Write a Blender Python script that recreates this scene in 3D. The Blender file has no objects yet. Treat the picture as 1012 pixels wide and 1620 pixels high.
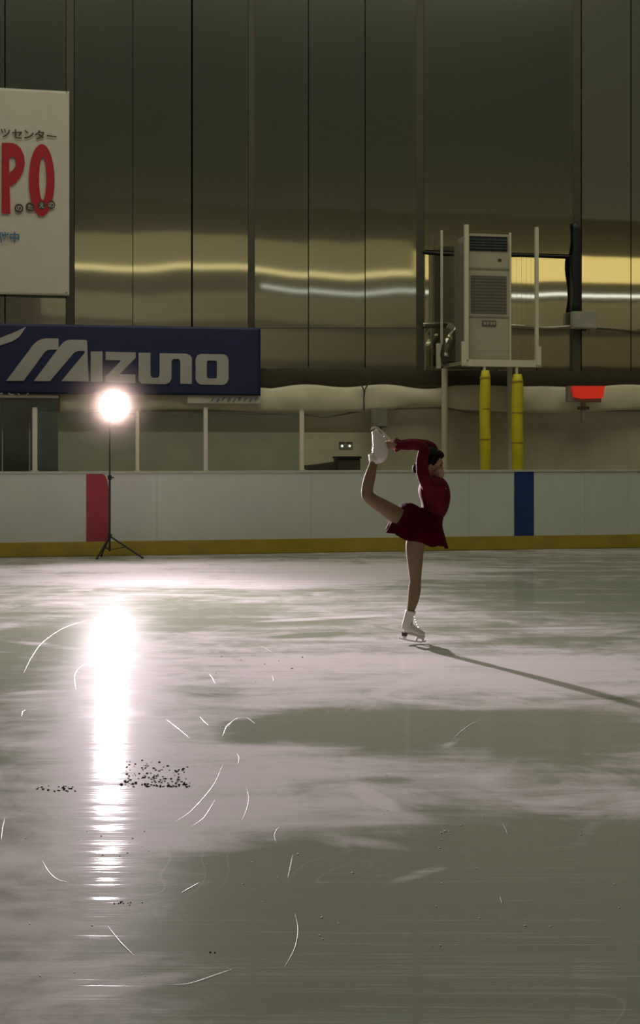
import bpy, bmesh, math, random
from mathutils import Vector, Matrix, noise
random.seed(4)
PI = math.pi
S = bpy.context.scene
C = S.collection

# ------------------------------------------------------------------ camera
F, CX, HY, CAMZ = 2200.0, 506.0, 712.0, 1.5          # focal length in px, horizon row, eye height
cam = bpy.data.cameras.new('camera'); camo = bpy.data.objects.new('camera', cam); C.objects.link(camo)
camo.location = (0, 0, CAMZ); camo.rotation_euler = (PI/2, 0, 0)
cam.sensor_fit = 'VERTICAL'; cam.sensor_height = 36; cam.lens = 36*F/1620.0
cam.shift_y = -(810.0-HY)/1620.0
cam.clip_end = 200
S.camera = camo

# ------------------------------------------------------------------ rink frame: u along the boards, v behind them
O = Vector((0, 20.338, 0)); TH = math.atan2(1.95, 9.377)
TD = Vector((math.cos(TH), math.sin(TH), 0)); ND = Vector((-math.sin(TH), math.cos(TH), 0))
M = Matrix.Translation(O) @ Matrix.Rotation(TH, 4, 'Z')
def at(px, py, v):                                     # photo pixel -> (u, v, z) on the plane v metres behind the boards
    a = (px-CX)/F
    d = (v + ND.dot(O))/(ND.x*a + ND.y)
    P = Vector((a*d, d, 0))
    return Vector((TD.dot(P-O), v, CAMZ + (HY-py)/F*d))

# ------------------------------------------------------------------ world and lights
w = bpy.data.worlds.new('rink_air'); S.world = w; w.use_nodes = True
wn = w.node_tree.nodes; wl = w.node_tree.links
bg = wn['Background']; bg.inputs[1].default_value = 1.0
tc = wn.new('ShaderNodeTexCoord'); sx = wn.new('ShaderNodeSeparateXYZ'); cr = wn.new('ShaderNodeValToRGB')
wl.new(tc.outputs['Generated'], sx.inputs[0]); wl.new(sx.outputs['Z'], cr.inputs[0]); wl.new(cr.outputs[0], bg.inputs[0])
cr.color_ramp.elements[0].position = 0.0;  cr.color_ramp.elements[0].color = (.036, .034, .022, 1)
cr.color_ramp.elements[1].position = 0.45; cr.color_ramp.elements[1].color = (.052, .055, .038, 1)

def area(name, u, v, z, sx_, sy_, power, col, tilt=0.0):
    l = bpy.data.lights.new(name, 'AREA'); l.shape = 'RECTANGLE'; l.size = sx_; l.size_y = sy_
    l.energy = power; l.color = col
    o = bpy.data.objects.new(name, l); C.objects.link(o)
    o.matrix_world = M @ Matrix.Translation((u, v, z)) @ Matrix.Rotation(tilt, 4, 'X')
    return o
area('ceiling_light', 0, -5.5, 15.5, 20, 8, 830, (1.0, .985, .80), math.radians(14))

LP = at(173.5, 641, -0.5)                                # the flood lamp's glass
LW = M @ LP
sp = bpy.data.lights.new('floodlight_beam', 'SPOT'); sp.energy = 17000; sp.color = (1.0, .85, .91)
sp.spot_size = math.radians(170); sp.spot_blend = 0.5; sp.shadow_soft_size = 0.09
spo = bpy.data.objects.new('floodlight_beam', sp); C.objects.link(spo)
sp.use_nodes = True                                      # photometric profile of the reflector: a forward beam with a wide weak spill
ln_, ll_ = sp.node_tree.nodes, sp.node_tree.links
em_ = ln_['Emission']; tc_ = ln_.new('ShaderNodeTexCoord'); sz_ = ln_.new('ShaderNodeSeparateXYZ'); ab_ = ln_.new('ShaderNodeMath'); ab_.operation = 'ABSOLUTE'
pw_ = ln_.new('ShaderNodeMath'); pw_.operation = 'POWER'; pw_.inputs[1].default_value = 15.0; ml_ = ln_.new('ShaderNodeMath'); ml_.operation = 'MULTIPLY_ADD'; ml_.inputs[1].default_value = .03
ll_.new(tc_.outputs['Normal'], sz_.inputs[0]); ll_.new(sz_.outputs['Z'], ab_.inputs[0]); ll_.new(ab_.outputs[0], pw_.inputs[0]); ll_.new(ab_.outputs[0], ml_.inputs[0]); ll_.new(pw_.outputs[0], ml_.inputs[2]); ll_.new(ml_.outputs[0], em_.inputs['Strength'])
aim = Vector((.6, 6.0, 1.5))
fw = (aim-LW).normalized()
spo.location = LW + fw*0.20
spo.rotation_euler = fw.to_track_quat('-Z', 'Y').to_euler()

S.view_settings.view_transform = 'Standard'; S.view_settings.look = 'None'
S.view_settings.gamma = 1.0; S.view_settings.use_curve_mapping = False; S.view_settings.exposure = 0.0
S.cycles.max_bounces = 6; S.cycles.volume_bounces = 1
S.cycles.sample_clamp_indirect = 4.0

# ------------------------------------------------------------------ materials
def new_mat(name):
    m = bpy.data.materials.new(name); m.use_nodes = True
    return m, m.node_tree.nodes, m.node_tree.links, m.node_tree.nodes['Principled BSDF']
def mat(name, col, rough=.5, metal=0.0, var=.12, scale=6.0, emit=None, strength=0.0, spec=.5, bump=0.0):
    m, n, l, b = new_mat(name)
    b.inputs['Roughness'].default_value = rough; b.inputs['Metallic'].default_value = metal
    b.inputs['Specular IOR Level'].default_value = spec
    t = n.new('ShaderNodeTexCoord'); ns = n.new('ShaderNodeTexNoise'); ns.inputs['Scale'].default_value = scale
    ns.inputs['Detail'].default_value = 4
    l.new(t.outputs['Object'], ns.inputs['Vector'])
    r = n.new('ShaderNodeValToRGB'); l.new(ns.outputs['Fac'], r.inputs[0])
    r.color_ramp.elements[0].position = .3; r.color_ramp.elements[1].position = .7
    r.color_ramp.elements[0].color = tuple(c*(1-var) for c in col)+(1,)
    r.color_ramp.elements[1].color = tuple(min(1, c*(1+var)) for c in col)+(1,)
    l.new(r.outputs[0], b.inputs['Base Color'])
    if bump:
        bp = n.new('ShaderNodeBump'); bp.inputs['Strength'].default_value = bump; bp.inputs['Distance'].default_value = .02
        l.new(ns.outputs['Fac'], bp.inputs['Height']); l.new(bp.outputs[0], b.inputs['Normal'])
    if emit:
        b.inputs['Emission Color'].default_value = tuple(emit)+(1,); b.inputs['Emission Strength'].default_value = strength
    return m

def foil_mat(name, col, r1, r2, mix, bump):
    m, n, l, b = new_mat(name)
    n.remove(b)
    out = n['Material Output']
    g1 = n.new('ShaderNodeBsdfGlossy'); g2 = n.new('ShaderNodeBsdfGlossy'); mx = n.new('ShaderNodeMixShader')
    g1.inputs['Roughness'].default_value = r1; g2.inputs['Roughness'].default_value = r2
    g1.inputs['Color'].default_value = col+(1,); g2.inputs['Color'].default_value = tuple(c*.9 for c in col)+(1,)
    mx.inputs[0].default_value = mix
    t = n.new('ShaderNodeTexCoord'); mp = n.new('ShaderNodeMapping'); mp.inputs['Scale'].default_value = (2.2, 1, .14)
    ns = n.new('ShaderNodeTexNoise'); ns.inputs['Scale'].default_value = 2.4; ns.inputs['Detail'].default_value = 3
    l.new(t.outputs['Object'], mp.inputs[0]); l.new(mp.outputs[0], ns.inputs['Vector'])
    bp = n.new('ShaderNodeBump'); bp.inputs['Strength'].default_value = bump; bp.inputs['Distance'].default_value = .01
    l.new(ns.outputs['Fac'], bp.inputs['Height'])
    for g in (g1, g2): l.new(bp.outputs[0], g.inputs['Normal'])
    l.new(g1.outputs[0], mx.inputs[1]); l.new(g2.outputs[0], mx.inputs[2]); l.new(mx.outputs[0], out.inputs[0])
    return m

MT = {
 'foil': foil_mat('foil', (.50, .52, .45), .04, .20, .42, .04),
 'foil_smooth': foil_mat('foil_smooth', (.80, .78, .70), .028, .18, .22, .02),
 'foil_dark': foil_mat('foil_dark', (.40, .38, .28), .10, .30, .6, .3),
 'hem': mat('hem', (.050, .038, .018), .6),
 'steel_dark': mat('steel_dark', (.075, .068, .042), .55),
 'seam': mat('seam', (.03, .028, .02), .7),
 'concrete': mat('concrete', (.58, .53, .36), .85, var=.10, scale=2.2, bump=.15),
 'sheet': mat('sheet', (.72, .65, .46), .55, var=.07, scale=3),
 'board_white': mat('board_white', (.60, .625, .56), .38, var=.05, scale=1.2),
 'kick_yellow': mat('kick_yellow', (.40, .28, .03), .45, var=.12, scale=3),
 'board_red': mat('board_red', (.34, .03, .04), .4, var=.05),
 'board_blue': mat('board_blue', (.006, .035, .16), .4, var=.08),
 'cap': mat('cap', (.50, .50, .42), .45),
 'banner_white': mat('banner_white', (.62, .57, .45), .6, var=.04, scale=2),
 'banner_blue': mat('banner_blue', (.016, .020, .080), .55, var=.10, scale=2),
 'logo_grey': mat('logo_grey', (.46, .44, .40), .6, var=.03),
 'ink_red': mat('ink_red', (.42, .012, .018), .6, var=.08, scale=8),
 'ink_dark': mat('ink_dark', (.075, .045, .025), .6),
 'ink_blue': mat('ink_blue', (.06, .17, .30), .6),
 'post_white': mat('post_white', (.62, .60, .50), .4, var=.04),
 'post_grey': mat('post_grey', (.33, .31, .22), .5, var=.06),
 'rack_paint': mat('rack_paint', (.70, .64, .46), .45, var=.06),
 'cabinet': mat('cabinet', (.44, .40, .28), .42, var=.04, scale=2),
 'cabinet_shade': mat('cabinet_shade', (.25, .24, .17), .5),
 'grille_dark': mat('grille_dark', (.014, .016, .02), .5),
 'grille_bar': mat('grille_bar', (.06, .065, .07), .5),
 'mesh_grey': mat('mesh_grey', (.15, .135, .095), .6),
 'pad_yellow': mat('pad_yellow', (.70, .58, .02), .5, var=.12, scale=3, bump=.3),
 'box_grey': mat('box_grey', (.26, .24, .18), .5),
 'box_pale': mat('box_pale', (.40, .38, .29), .5),
 'red_glow': mat('red_glow', (.60, .03, .015), .5, emit=(1.0, .045, .02), strength=.32),
 'led': mat('led', (.8, .9, .75), .5, emit=(.85, 1.0, .75), strength=1.6),
 'black': mat('black', (.012, .012, .012), .5),
 'dark_panel': mat('dark_panel', (.060, .068, .052), .5, var=.15, scale=2),
 'cable': mat('cable', (.05, .045, .03), .6),
 'bulb': mat('bulb', (1, 1, 1), .5, emit=(1.0, .85, .78), strength=100),
 'skin': mat('skin', (.42, .27, .19), .75, var=.05, scale=10, spec=.1),
 'tights': mat('tights', (.33, .205, .13), .5, var=.04),
 'hair': mat('hair', (.012, .007, .006), .8, spec=.1, var=.3, scale=30),
 'dress': mat('dress', (.105, .008, .016), .85, spec=.08, var=.18, scale=14, bump=.2),
 'skirt': mat('skirt', (.060, .002, .009), .85, spec=.05, var=.15, scale=10),
 'trim_pink': mat('trim_pink', (.36, .10, .10), .5),
 'boot': mat('boot', (.74, .71, .63), .38, var=.03),
 'sole': mat('sole', (.10, .06, .035), .5),
 'blade': mat('blade', (.85, .85, .80), .35, metal=.35),
 'eye': mat('eye', (.03, .02, .015), .3),
 'lip': mat('lip', (.42, .10, .09), .4),
 'wall_paint': mat('wall_paint', (.10, .09, .055), .8),
 'win_yellow': mat('win_yellow', (.2, .2, .1), .5, emit=(1.0, .76, .26), strength=.95),
 'win_dim': mat('win_dim', (.2, .2, .1), .5, emit=(1.0, .78, .38), strength=.24),
 'win_line': mat('win_line', (.2, .2, .1), .5, emit=(1.0, .80, .40), strength=1.9),
 'tube_white': mat('tube_white', (.5, .5, .5), .5, emit=(.95, 1.0, .88), strength=1.5),
 'wall_glow_brown': mat('wall_glow_brown', (.2, .2, .1), .5, emit=(1.0, .78, .40), strength=.10),
 'wall_glow_low': mat('wall_glow_low', (.2, .2, .1), .5, emit=(1.0, .70, .34), strength=.055),
}
# clear plastic of the shields
m, n, l, b = new_mat('acrylic'); n.remove(b)
tr = n.new('ShaderNodeBsdfTransparent'); tr.inputs[0].default_value = (.86, .90, .86, 1)
gl = n.new('ShaderNodeBsdfPrincipled'); gl.inputs['Base Color'].default_value = (.30, .32, .28, 1); gl.inputs['Roughness'].default_value = .15
mx = n.new('ShaderNodeMixShader'); mx.inputs[0].default_value = .12
l.new(tr.outputs[0], mx.inputs[1]); l.new(gl.outputs[0], mx.inputs[2]); l.new(mx.outputs[0], n['Material Output'].inputs[0])
MT['acrylic'] = m
# bare skin above, olive tights on the legs (the legs stay behind or below the waist)
m, n, l, b = new_mat('body_skin')
t = n.new('ShaderNodeTexCoord'); sp3 = n.new('ShaderNodeSeparateXYZ'); l.new(t.outputs['Object'], sp3.inputs[0])
gz = n.new('ShaderNodeMath'); gz.operation = 'GREATER_THAN'; gz.inputs[1].default_value = 1.1; l.new(sp3.outputs['Z'], gz.inputs[0])
gx = n.new('ShaderNodeMath'); gx.operation = 'GREATER_THAN'; gx.inputs[1].default_value = -.16; l.new(sp3.outputs['X'], gx.inputs[0])
ml = n.new('ShaderNodeMath'); ml.operation = 'MULTIPLY'; l.new(gz.outputs[0], ml.inputs[0]); l.new(gx.outputs[0], ml.inputs[1])
cm = n.new('ShaderNodeMix'); cm.data_type = 'RGBA'; cm.inputs[6].default_value = (.235, .165, .095, 1); cm.inputs[7].default_value = (.42, .27, .19, 1)
l.new(ml.outputs[0], cm.inputs[0]); l.new(cm.outputs[2], b.inputs['Base Color'])
b.inputs['Roughness'].default_value = .75; b.inputs['Specular IOR Level'].default_value = .1
MT['body_skin'] = m

# ------------------------------------------------------------------ object helpers
def link(name, bm, material, parent=None, M0=None, smooth=False):
    me = bpy.data.meshes.new(name)
    bmesh.ops.recalc_face_normals(bm, faces=bm.faces)
    bm.to_mesh(me); bm.free()
    ms = material if isinstance(material, (list, tuple)) else [material]
    for q in ms: me.materials.append(MT[q])
    if smooth:
        for p in me.polygons: p.use_smooth = True
    o = bpy.data.objects.new(name, me); C.objects.link(o)
    if parent is not None: o.parent = parent
    elif M0 is not None: o.matrix_world = M0
    return o
def tag(o, label=None, cat=None, group=None, kind=None):
    if label: o['label'] = label
    if cat: o['category'] = cat
    if group: o['group'] = group
    if kind: o['kind'] = kind
    return o
def thing(name, base, label, cat, group=None, world=False):       # an Empty at the base, children built relative to it
    o = bpy.data.objects.new(name, None); C.objects.link(o); o.empty_display_size = .1
    b = Vector(base)
    o.matrix_world = Matrix.Translation(b) if world else M @ Matrix.Translation(b)
    o['base'] = list(b)
    tag(o, label, cat, group)
    return o
def rel(t, p): return Vector(p) - Vector(t['base'][:])
def box(bm, lo, hi, mi=0, bev=0.0):
    lo = Vector(lo); hi = Vector(hi)
    r = bmesh.ops.create_cube(bm, size=1.0)
    for v in r['verts']:
        v.co = Vector(((lo[i]+hi[i])/2 + v.co[i]*(hi[i]-lo[i])) for i in range(3))
    fs = set(f for v in r['verts'] for f in v.link_faces)
    for f in fs: f.material_index = mi
    if bev:
        es = set(e for v in r['verts'] for e in v.link_edges)
        bmesh.ops.bevel(bm, geom=list(es), offset=bev, segments=2, affect='EDGES')
def B(*boxes, bev=0.0):
    bm = bmesh.new()
    for lo, hi in boxes: box(bm, lo, hi, 0, bev)
    return bm
def ring_tube(bm, pts, seg=14, caps=True, up=Vector((0, 1, 0)), mi=0):
    """pts: (x,y,z,ra,rb): ra in the plane across `up`, rb along `up`."""
    rings = []
    n_ = len(pts)
    for i, p in enumerate(pts):
        c = Vector(p[:3])
        a = Vector(pts[max(i-1, 0)][:3]); b_ = Vector(pts[min(i+1, n_-1)][:3])
        t = (b_-a).normalized()
        uu = up - t*up.dot(t)
        if uu.length < 1e-3: uu = Vector((1, 0, 0)) - t*t.x
        uu.normalize(); nn = t.cross(uu)
        ra = p[3]; rb = p[4] if len(p) > 4 else p[3]
        rings.append([bm.verts.new(c + nn*ra*math.cos(2*PI*k/seg) + uu*rb*math.sin(2*PI*k/seg)) for k in range(seg)])
    for i in range(n_-1):
        for k in range(seg):
            f = bm.faces.new((rings[i][k], rings[i][(k+1) % seg], rings[i+1][(k+1) % seg], rings[i+1][k])); f.material_index = mi
    if caps:
        for r in (rings[0], rings[-1]):
            f = bm.faces.new(r); f.material_index = mi
def catmull(pts, k=5):
    out = []
    P = [Vector(tuple(p) + ((p[3],) if len(p) == 4 else ())) for p in pts]
    for i in range(len(P)-1):
        p0 = P[max(i-1, 0)]; p1 = P[i]; p2 = P[i+1]; p3 = P[min(i+2, len(P)-1)]
        for j in range(k):
            t = j/k
            out.append(.5*((2*p1)+(p2-p0)*t+(2*p0-5*p1+4*p2-p3)*t*t+(3*p1-p0-3*p2+p3)*t**3))
    out.append(P[-1]); return out
def ball(bm, c, r, rot=None, seg=20):
    rr = bmesh.ops.create_uvsphere(bm, u_segments=seg, v_segments=seg//2+2, radius=1.0)
    for v in rr['verts']:
        q = Vector((v.co.x*r[0], v.co.y*r[1], v.co.z*r[2]))
        if rot is not None: q = rot @ q
        v.co = q + Vector(c)
def poly_plate(bm, pts3, th, holes=None):
    """extruded flat outline; pts3 are (u,z) pairs in a v plane, built with its front at v=-th."""
    vs = [bm.verts.new((p[0], 0, p[1])) for p in pts3]
    f = bm.faces.new(vs)
    r = bmesh.ops.extrude_face_region(bm, geom=[f])
    for g in r['geom']:
        if isinstance(g, bmesh.types.BMVert): g.co.y -= th
def remesh(o, vox, smooth_it=4, fac=.5):
    m_ = o.modifiers.new('union', 'REMESH'); m_.mode = 'VOXEL'; m_.voxel_size = vox; m_.use_smooth_shade = True
    if smooth_it:
        s_ = o.modifiers.new('soft', 'SMOOTH'); s_.iterations = smooth_it; s_.factor = fac

# ================================================================== SETTING
# ---- ice
RIPPLE = .0105
def ice_material():
    m, n, l, b = new_mat('ice')
    t = n.new('ShaderNodeTexCoord')
    def mapping(sc, rot=0, loc=(0, 0, 0)):
        q = n.new('ShaderNodeMapping'); q.inputs['Scale'].default_value = sc; q.inputs['Rotation'].default_value = (0, 0, rot)
        q.inputs['Location'].default_value = loc
        l.new(t.outputs['Object'], q.inputs[0]); return q
    def nz(mp, scale, detail=4, rough=.55, dist=0.0):
        q = n.new('ShaderNodeTexNoise'); q.inputs['Scale'].default_value = scale; q.inputs['Detail'].default_value = detail
        q.inputs['Roughness'].default_value = rough; q.inputs['Distortion'].default_value = dist
        l.new(mp.outputs[0], q.inputs['Vector']); return q.outputs['Fac']
    def mth(op, a, b_=None, c_=None, clamp=False):
        q = n.new('ShaderNodeMath'); q.operation = op; q.use_clamp = clamp
        for i, x in enumerate((a, b_, c_)):
            if x is None: continue
            if isinstance(x, (int, float)): q.inputs[i].default_value = x
            else: l.new(x, q.inputs[i])
        return q.outputs[0]
    def ramp(x, a, b_):
        q = n.new('ShaderNodeMapRange'); q.interpolation_type = 'SMOOTHSTEP'
        q.inputs[1].default_value = a; q.inputs[2].default_value = b_
        l.new(x, q.inputs[0]); return q.outputs[0]
    frost = nz(mapping((.55, .75, 1), .15), 1.0, 7, .62, .6)          # broad frosted and clear patches
    fine = nz(mapping((.35, 1.5, 1), -.06), 1.6, 8, .65, .4)           # long brushed streaks
    sep = n.new('ShaderNodeSeparateXYZ'); l.new(t.outputs['Object'], sep.inputs[0])
    warp = nz(mapping((1.2, .9, 1), .2, (7, 3, 0)), .9, 6, .6, .5)
    # worn clear / skated frosty zones, some whitened for lamp light, in ground coordinates (cx, cy, rx, ry, amount)
    acc = None
    for cx, cy, rx, ry, am in ICE_ZONES:
        dx = mth('DIVIDE', mth('SUBTRACT', sep.outputs['X'], cx), rx); dy = mth('DIVIDE', mth('SUBTRACT', sep.outputs['Y'], cy), ry)
        d = mth('ADD', mth('MULTIPLY', dx, dx), mth('MULTIPLY', dy, dy))
        d = mth('ADD', d, mth('MULTIPLY', mth('SUBTRACT', warp, .5), 3.0))
        k = mth('MULTIPLY', mth('SUBTRACT', 1.0, ramp(d, .0, 1.9)), am)
        acc = k if acc is None else mth('ADD', acc, k)
    for cx, cy, hl, hw, an, am in ICE_LINES:
        X = mth('SUBTRACT', sep.outputs['X'], cx); Y = mth('SUBTRACT', sep.outputs['Y'], cy); ca, sa = math.cos(an), math.sin(an)
        a_ = mth('DIVIDE', mth('ADD', mth('MULTIPLY', X, ca), mth('MULTIPLY', Y, sa)), hl)
        c_ = mth('DIVIDE', mth('ADD', mth('MULTIPLY', Y, ca), mth('MULTIPLY', X, -sa)), hw)
        d = mth('ADD', mth('MULTIPLY', a_, a_), mth('MULTIPLY', c_, c_))
        d = mth('ADD', d, mth('MULTIPLY', mth('SUBTRACT', warp, .5), .8))
        acc = mth('ADD', acc, mth('MULTIPLY', mth('SUBTRACT', 1.0, ramp(d, .0, 1.2)), am))
    v = mth('ADD', mth('MULTIPLY', mth('SUBTRACT', frost, .5), 1.9), mth('MULTIPLY', mth('SUBTRACT', fine, .5), 2.1))
    med = nz(mapping((.8, .9, 1), .5, (2, 5, 0)), 2.2, 9, .66, 1.4)
    v = mth('ADD', v, mth('MULTIPLY', mth('SUBTRACT', med, .5), 1.7))
    v = mth('ADD', v, acc)
    fm = ramp(v, -.55, .75)
    # curved skate cuts: thin contour lines of a smooth distorted field
    cn = nz(mapping((1, 1, 1), .4, (3, 1, 0)), .8, 1, .4, 1.3)
    cuts = mth('SUBTRACT', 1.0, ramp(mth('ABSOLUTE', mth('SUBTRACT', mth('FRACT', mth('MULTIPLY', cn, 13.0)), .5)), .0, .035))
    cutmask = ramp(nz(mapping((1, 1, 1), 0, (9, 9, 0)), .9, 3), .5, .62)
    cuts = mth('MULTIPLY', mth('MULTIPLY', cuts, cutmask), .16)
    col = n.new('ShaderNodeMix'); col.data_type = 'RGBA'
    col.inputs[6].default_value = (.235, .255, .19, 1); col.inputs[7].default_value = (.64, .60, .60, 1)
    fm2 = mth('ADD', fm, cuts, clamp=True)
    l.new(fm2, col.inputs[0]); l.new(col.outputs[2], b.inputs['Base Color'])
    b.inputs['Coat Weight'].default_value = .38; b.inputs['Coat IOR'].default_value = 1.31; b.inputs['Specular IOR Level'].default_value = 0.0006
    cg = mth('ADD', .036, mth('MULTIPLY', fm, .02)); l.new(cg, b.inputs['Coat Roughness'])
    rg = mth('ADD', .36, mth('MULTIPLY', fm, .14)); l.new(rg, b.inputs['Roughness'])
    b.inputs['IOR'].default_value = 1.31
    # the resurfacing machine leaves long low ripples
    rip = nz(mapping((.16, 5.0, 1), .03), 1.0, 5, .6, .3)
    bp = n.new('ShaderNodeBump'); bp.inputs['Strength'].default_value = 1.0; bp.inputs['Distance'].default_value = RIPPLE
    l.new(rip, bp.inputs['Height']); l.new(bp.outputs[0], b.inputs['Coat Normal'])
    b2 = n.new('ShaderNodeBump'); b2.inputs['Strength'].default_value = .10; b2.inputs['Distance'].default_value = .012
    l.new(mth('ADD', fine, mth('MULTIPLY', fm2, .5)), b2.inputs['Height']); l.new(b2.outputs[0], b.inputs['Normal'])
    return m
def ground(px, py):
    d = CAMZ*F/(py-HY); return ((px-CX)/F*d, d)
ICE_ZONES = []
def zone(px, py, wpx, y0, y1, am):
    cx, cy = ground(px, py); d0 = ground(px, y0)[1]; d1 = ground(px, y1)[1]
    ICE_ZONES.append((cx, cy, wpx/F*cy, abs(d0-d1)/2, am))
zone(640, 1060, 420, 1025, 1112, .75)      # brushed white ice round the skater
zone(600, 1150, 190, 1122, 1185, -1.0)      # clear patches in front of her
zone(395, 1158, 50, 1138, 1178, -.6)
zone(860, 1155, 150, 1125, 1190, -.7)
zone(30, 1040, 110, 985, 1110, -.6)
zone(330, 975, 260, 945, 1000, -.3)
zone(950, 930, 260, 885, 985, -.45)
zone(560, 1250, 420, 1200, 1300, .30)
zone(800, 1480, 620, 1330, 1900, -1.1)
zone(150, 1480, 330, 1330, 1700, .15)  # paler ice painting the lamp's broad reflection at lower left
zone(350, 905, 420, 888, 930, .8)  # whiter band painting the lamp's light near the boards
zone(250, 1220, 260, 1120, 1330, .35)  # ice lightened again for the lamp's glow on the left
ICE_LINES = []
def line(p0, p1, w_, am):
    a = Vector(ground(*p0)); b = Vector(ground(*p1)); c = (a+b)/2; d = b-a
    ICE_LINES.append((c.x, c.y, d.length/2, w_, math.atan2(d.y, d.x), am))
line((575, 1414), (790, 1338), .045, .6); line((500, 1318), (700, 1356), .09, .45); line((872, 1390), (945, 1298), .06, .6)
line((555, 1240), (630, 1286), .07, .6); line((795, 1400), (815, 1545), .05, .35); line((900, 1375), (1010, 1380), .05, .4)
line((700, 1185), (770, 1136), .05, .9); line((20, 1595), (360, 1530), .06, .5); line((30, 1540), (330, 1500), .05, .4)
line((0, 1012), (150, 1030), .10, .7); line((0, 1098), (120, 1092), .08, .7); line((380, 985), (640, 972), .12, .8); line((700, 996), (1012, 992), .10, .6)
line((420, 1010), (560, 1000), .15, -.7); line((760, 1012), (1012, 1010), .14, -.8); line((560, 1232), (660, 1236), .10, -.4)
MT['ice'] = ice_material()
bm = bmesh.new()
vs = [bm.verts.new(q) for q in ((-14, -8, 0), (14, -8, 0), (14, 26, 0), (-14, 26, 0))]
bm.faces.new(vs)
tag(link('floor', bm, 'ice'), kind='structure')

# ---- back wall: concrete plinth with foil cladding above
VF = 2.45
wall = bpy.data.objects.new('wall_back', None); C.objects.link(wall); wall.matrix_world = M; tag(wall, kind='structure')
wall['base'] = [0, 0, 0]
bm = bmesh.new()
zt = at(700, 606, VF+.15).z
box(bm, (-9, VF+.16, 0), (9, VF+.5, zt+.25))
zl = at(560, 684, VF).z
box(bm, (-9, VF+.02, 0), (at(592, 684, VF).x, VF+.16, zl))
o = link('plinth', bm, 'concrete', wall)
bm = B(((-9, VF+.55, zt), (9, VF+.6, 16)))
link('backing', bm, 'seam', wall)

def foil_panel(px0, px1, zb, ztp, material, bulge, phase, dv=0.0, tilt=0.0, zamp=.0016, nz_=60):
    u0 = at(px0, 430, VF).x; u1 = at(px1, 430, VF).x
    bm = bmesh.new(); nx = 40; g = []
    for j in range(nz_+1):
        z = zb + (ztp-zb)*j/nz_
        row = []
        for i in range(nx+1):
            s = i/nx; u = u0+(u1-u0)*s
            edge = max(0, abs(2*s-1)-.9)*10
            v = VF + dv - bulge*.10*(1-(2*s-1)**2) + 0*edge
            v += zamp*.5*math.sin(z*1.9+phase+1.3*s) + zamp*.5*math.sin(s*4.2+phase*2)*math.sin(z*1.1+phase)
            v += tilt*(z-4.0)
            row.append(bm.verts.new((u, v, z)))
        g.append(row)
    for j in range(nz_):
        for i in range(nx): bm.faces.new((g[j][i], g[j][i+1], g[j+1][i+1], g[j+1][i]))
    o = link('foil_panel', bm, material, wall, smooth=True)
    return o
zb = at(560, 608, VF).z
ztop = 12.0
seams = [(-120, 7, 'foil', .006), (9, 104, 'foil', .006), (118, 209.4, 'foil', .010), (210.5, 302, 'foil', .010), (305, 392, 'foil', .012),
         (403, 487, 'foil', .010), (488.5, 576.5, 'foil', .006), (578, 659, 'foil', .006)]
for i, (a, b_, mt_, bl) in enumerate(seams):
    foil_panel(a, b_, zb, ztop, mt_, bl, i*1.7, tilt=(-.0010 if i < 5 else 0))
zc = at(790, 399, VF).z
foil_panel(671, 908, zc, ztop, 'foil', .012, 4.1)                                # big panel above the opening
foil_panel(920, 997, zb, ztop, 'foil_smooth', .006, .4, zamp=.0008)
foil_panel(998.5, 1130, zb, ztop, 'foil_smooth', .006, 1.4, zamp=.0008)
zd = at(790, 600, VF).z
tag(foil_panel(668, 762, zd, zc+.1, 'foil_smooth', .003, 2.2, dv=.07, zamp=.0005), 'brighter sheet inside the cut opening')
tag(foil_panel(764, 850, zd, zc+.1, 'foil_smooth', .003, 3.2, dv=.07, zamp=.0007), 'brighter sheet inside the cut opening')
tag(foil_panel(851.5, 910, zd, zc+.1, 'foil_smooth', .004, .9, dv=.07, zamp=.0012), 'brighter sheet inside the cut opening')
# black lintel over the opening
bm = bmesh.new()
pts = [tuple(at(px, py, VF-.02)) + (.016, .016) for px, py in ((668, 398), (700, 401), (760, 403), (830, 403), (880, 405), (906, 406))]
ring_tube(bm, pts, 8); link('lintel', bm, 'black', wall)
# dark creased lower band of the cladding
bm = bmesh.new(); g = []
u0 = at(403, 600, VF).x; u1 = at(1100, 600, VF).x; zz = at(560, 584, VF).z
for i in range(121):
    s = i/120; u = u0+(u1-u0)*s
    w_ = noise.noise(Vector((u*1.7, 0, 0)))
    g.append([bm.verts.new((u, VF-.03-.012*w_, zb-.03+.03*math.sin(u*3.1+.5)+.02*w_)), bm.verts.new((u, VF-.05-.02*w_, (zb+zz)/2)), bm.verts.new((u, VF-.022, zz+.02*w_))])
for i in range(120):
    for k in (0, 1): bm.faces.new((g[i][k], g[i+1][k], g[i+1][k+1], g[i][k+1]))
link('folded_hem', bm, 'hem', wall, smooth=True)
# horizontal creases at the panel joints, seen as dark lines
bm = bmesh.new()
for pa, pb in (((403, 519), (660, 519)),):
    ring_tube(bm, [tuple(at(pa[0], pa[1], VF-.012))+(.006, .006), tuple(at(pb[0], pb[1], VF-.012))+(.006, .006)], 6)
link('crease', bm, 'steel_dark', wall)

# steel columns between the cladding bays
for i, (a, b_, y0) in enumerate(((105, 117, 608), (393, 403, 608), (659, 671, 606), (907, 919, 608))):
    q0 = at(a, 400, VF-.03); q1 = at(b_, 400, VF-.03)
    bm = bmesh.new()
    box(bm, (q0.x, VF-.01, at(a, y0, VF).z), (q1.x, VF+.14, 12))
    tag(link('trim_%d' % (i+1), bm, 'steel_dark', None, M), kind='structure')

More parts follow.
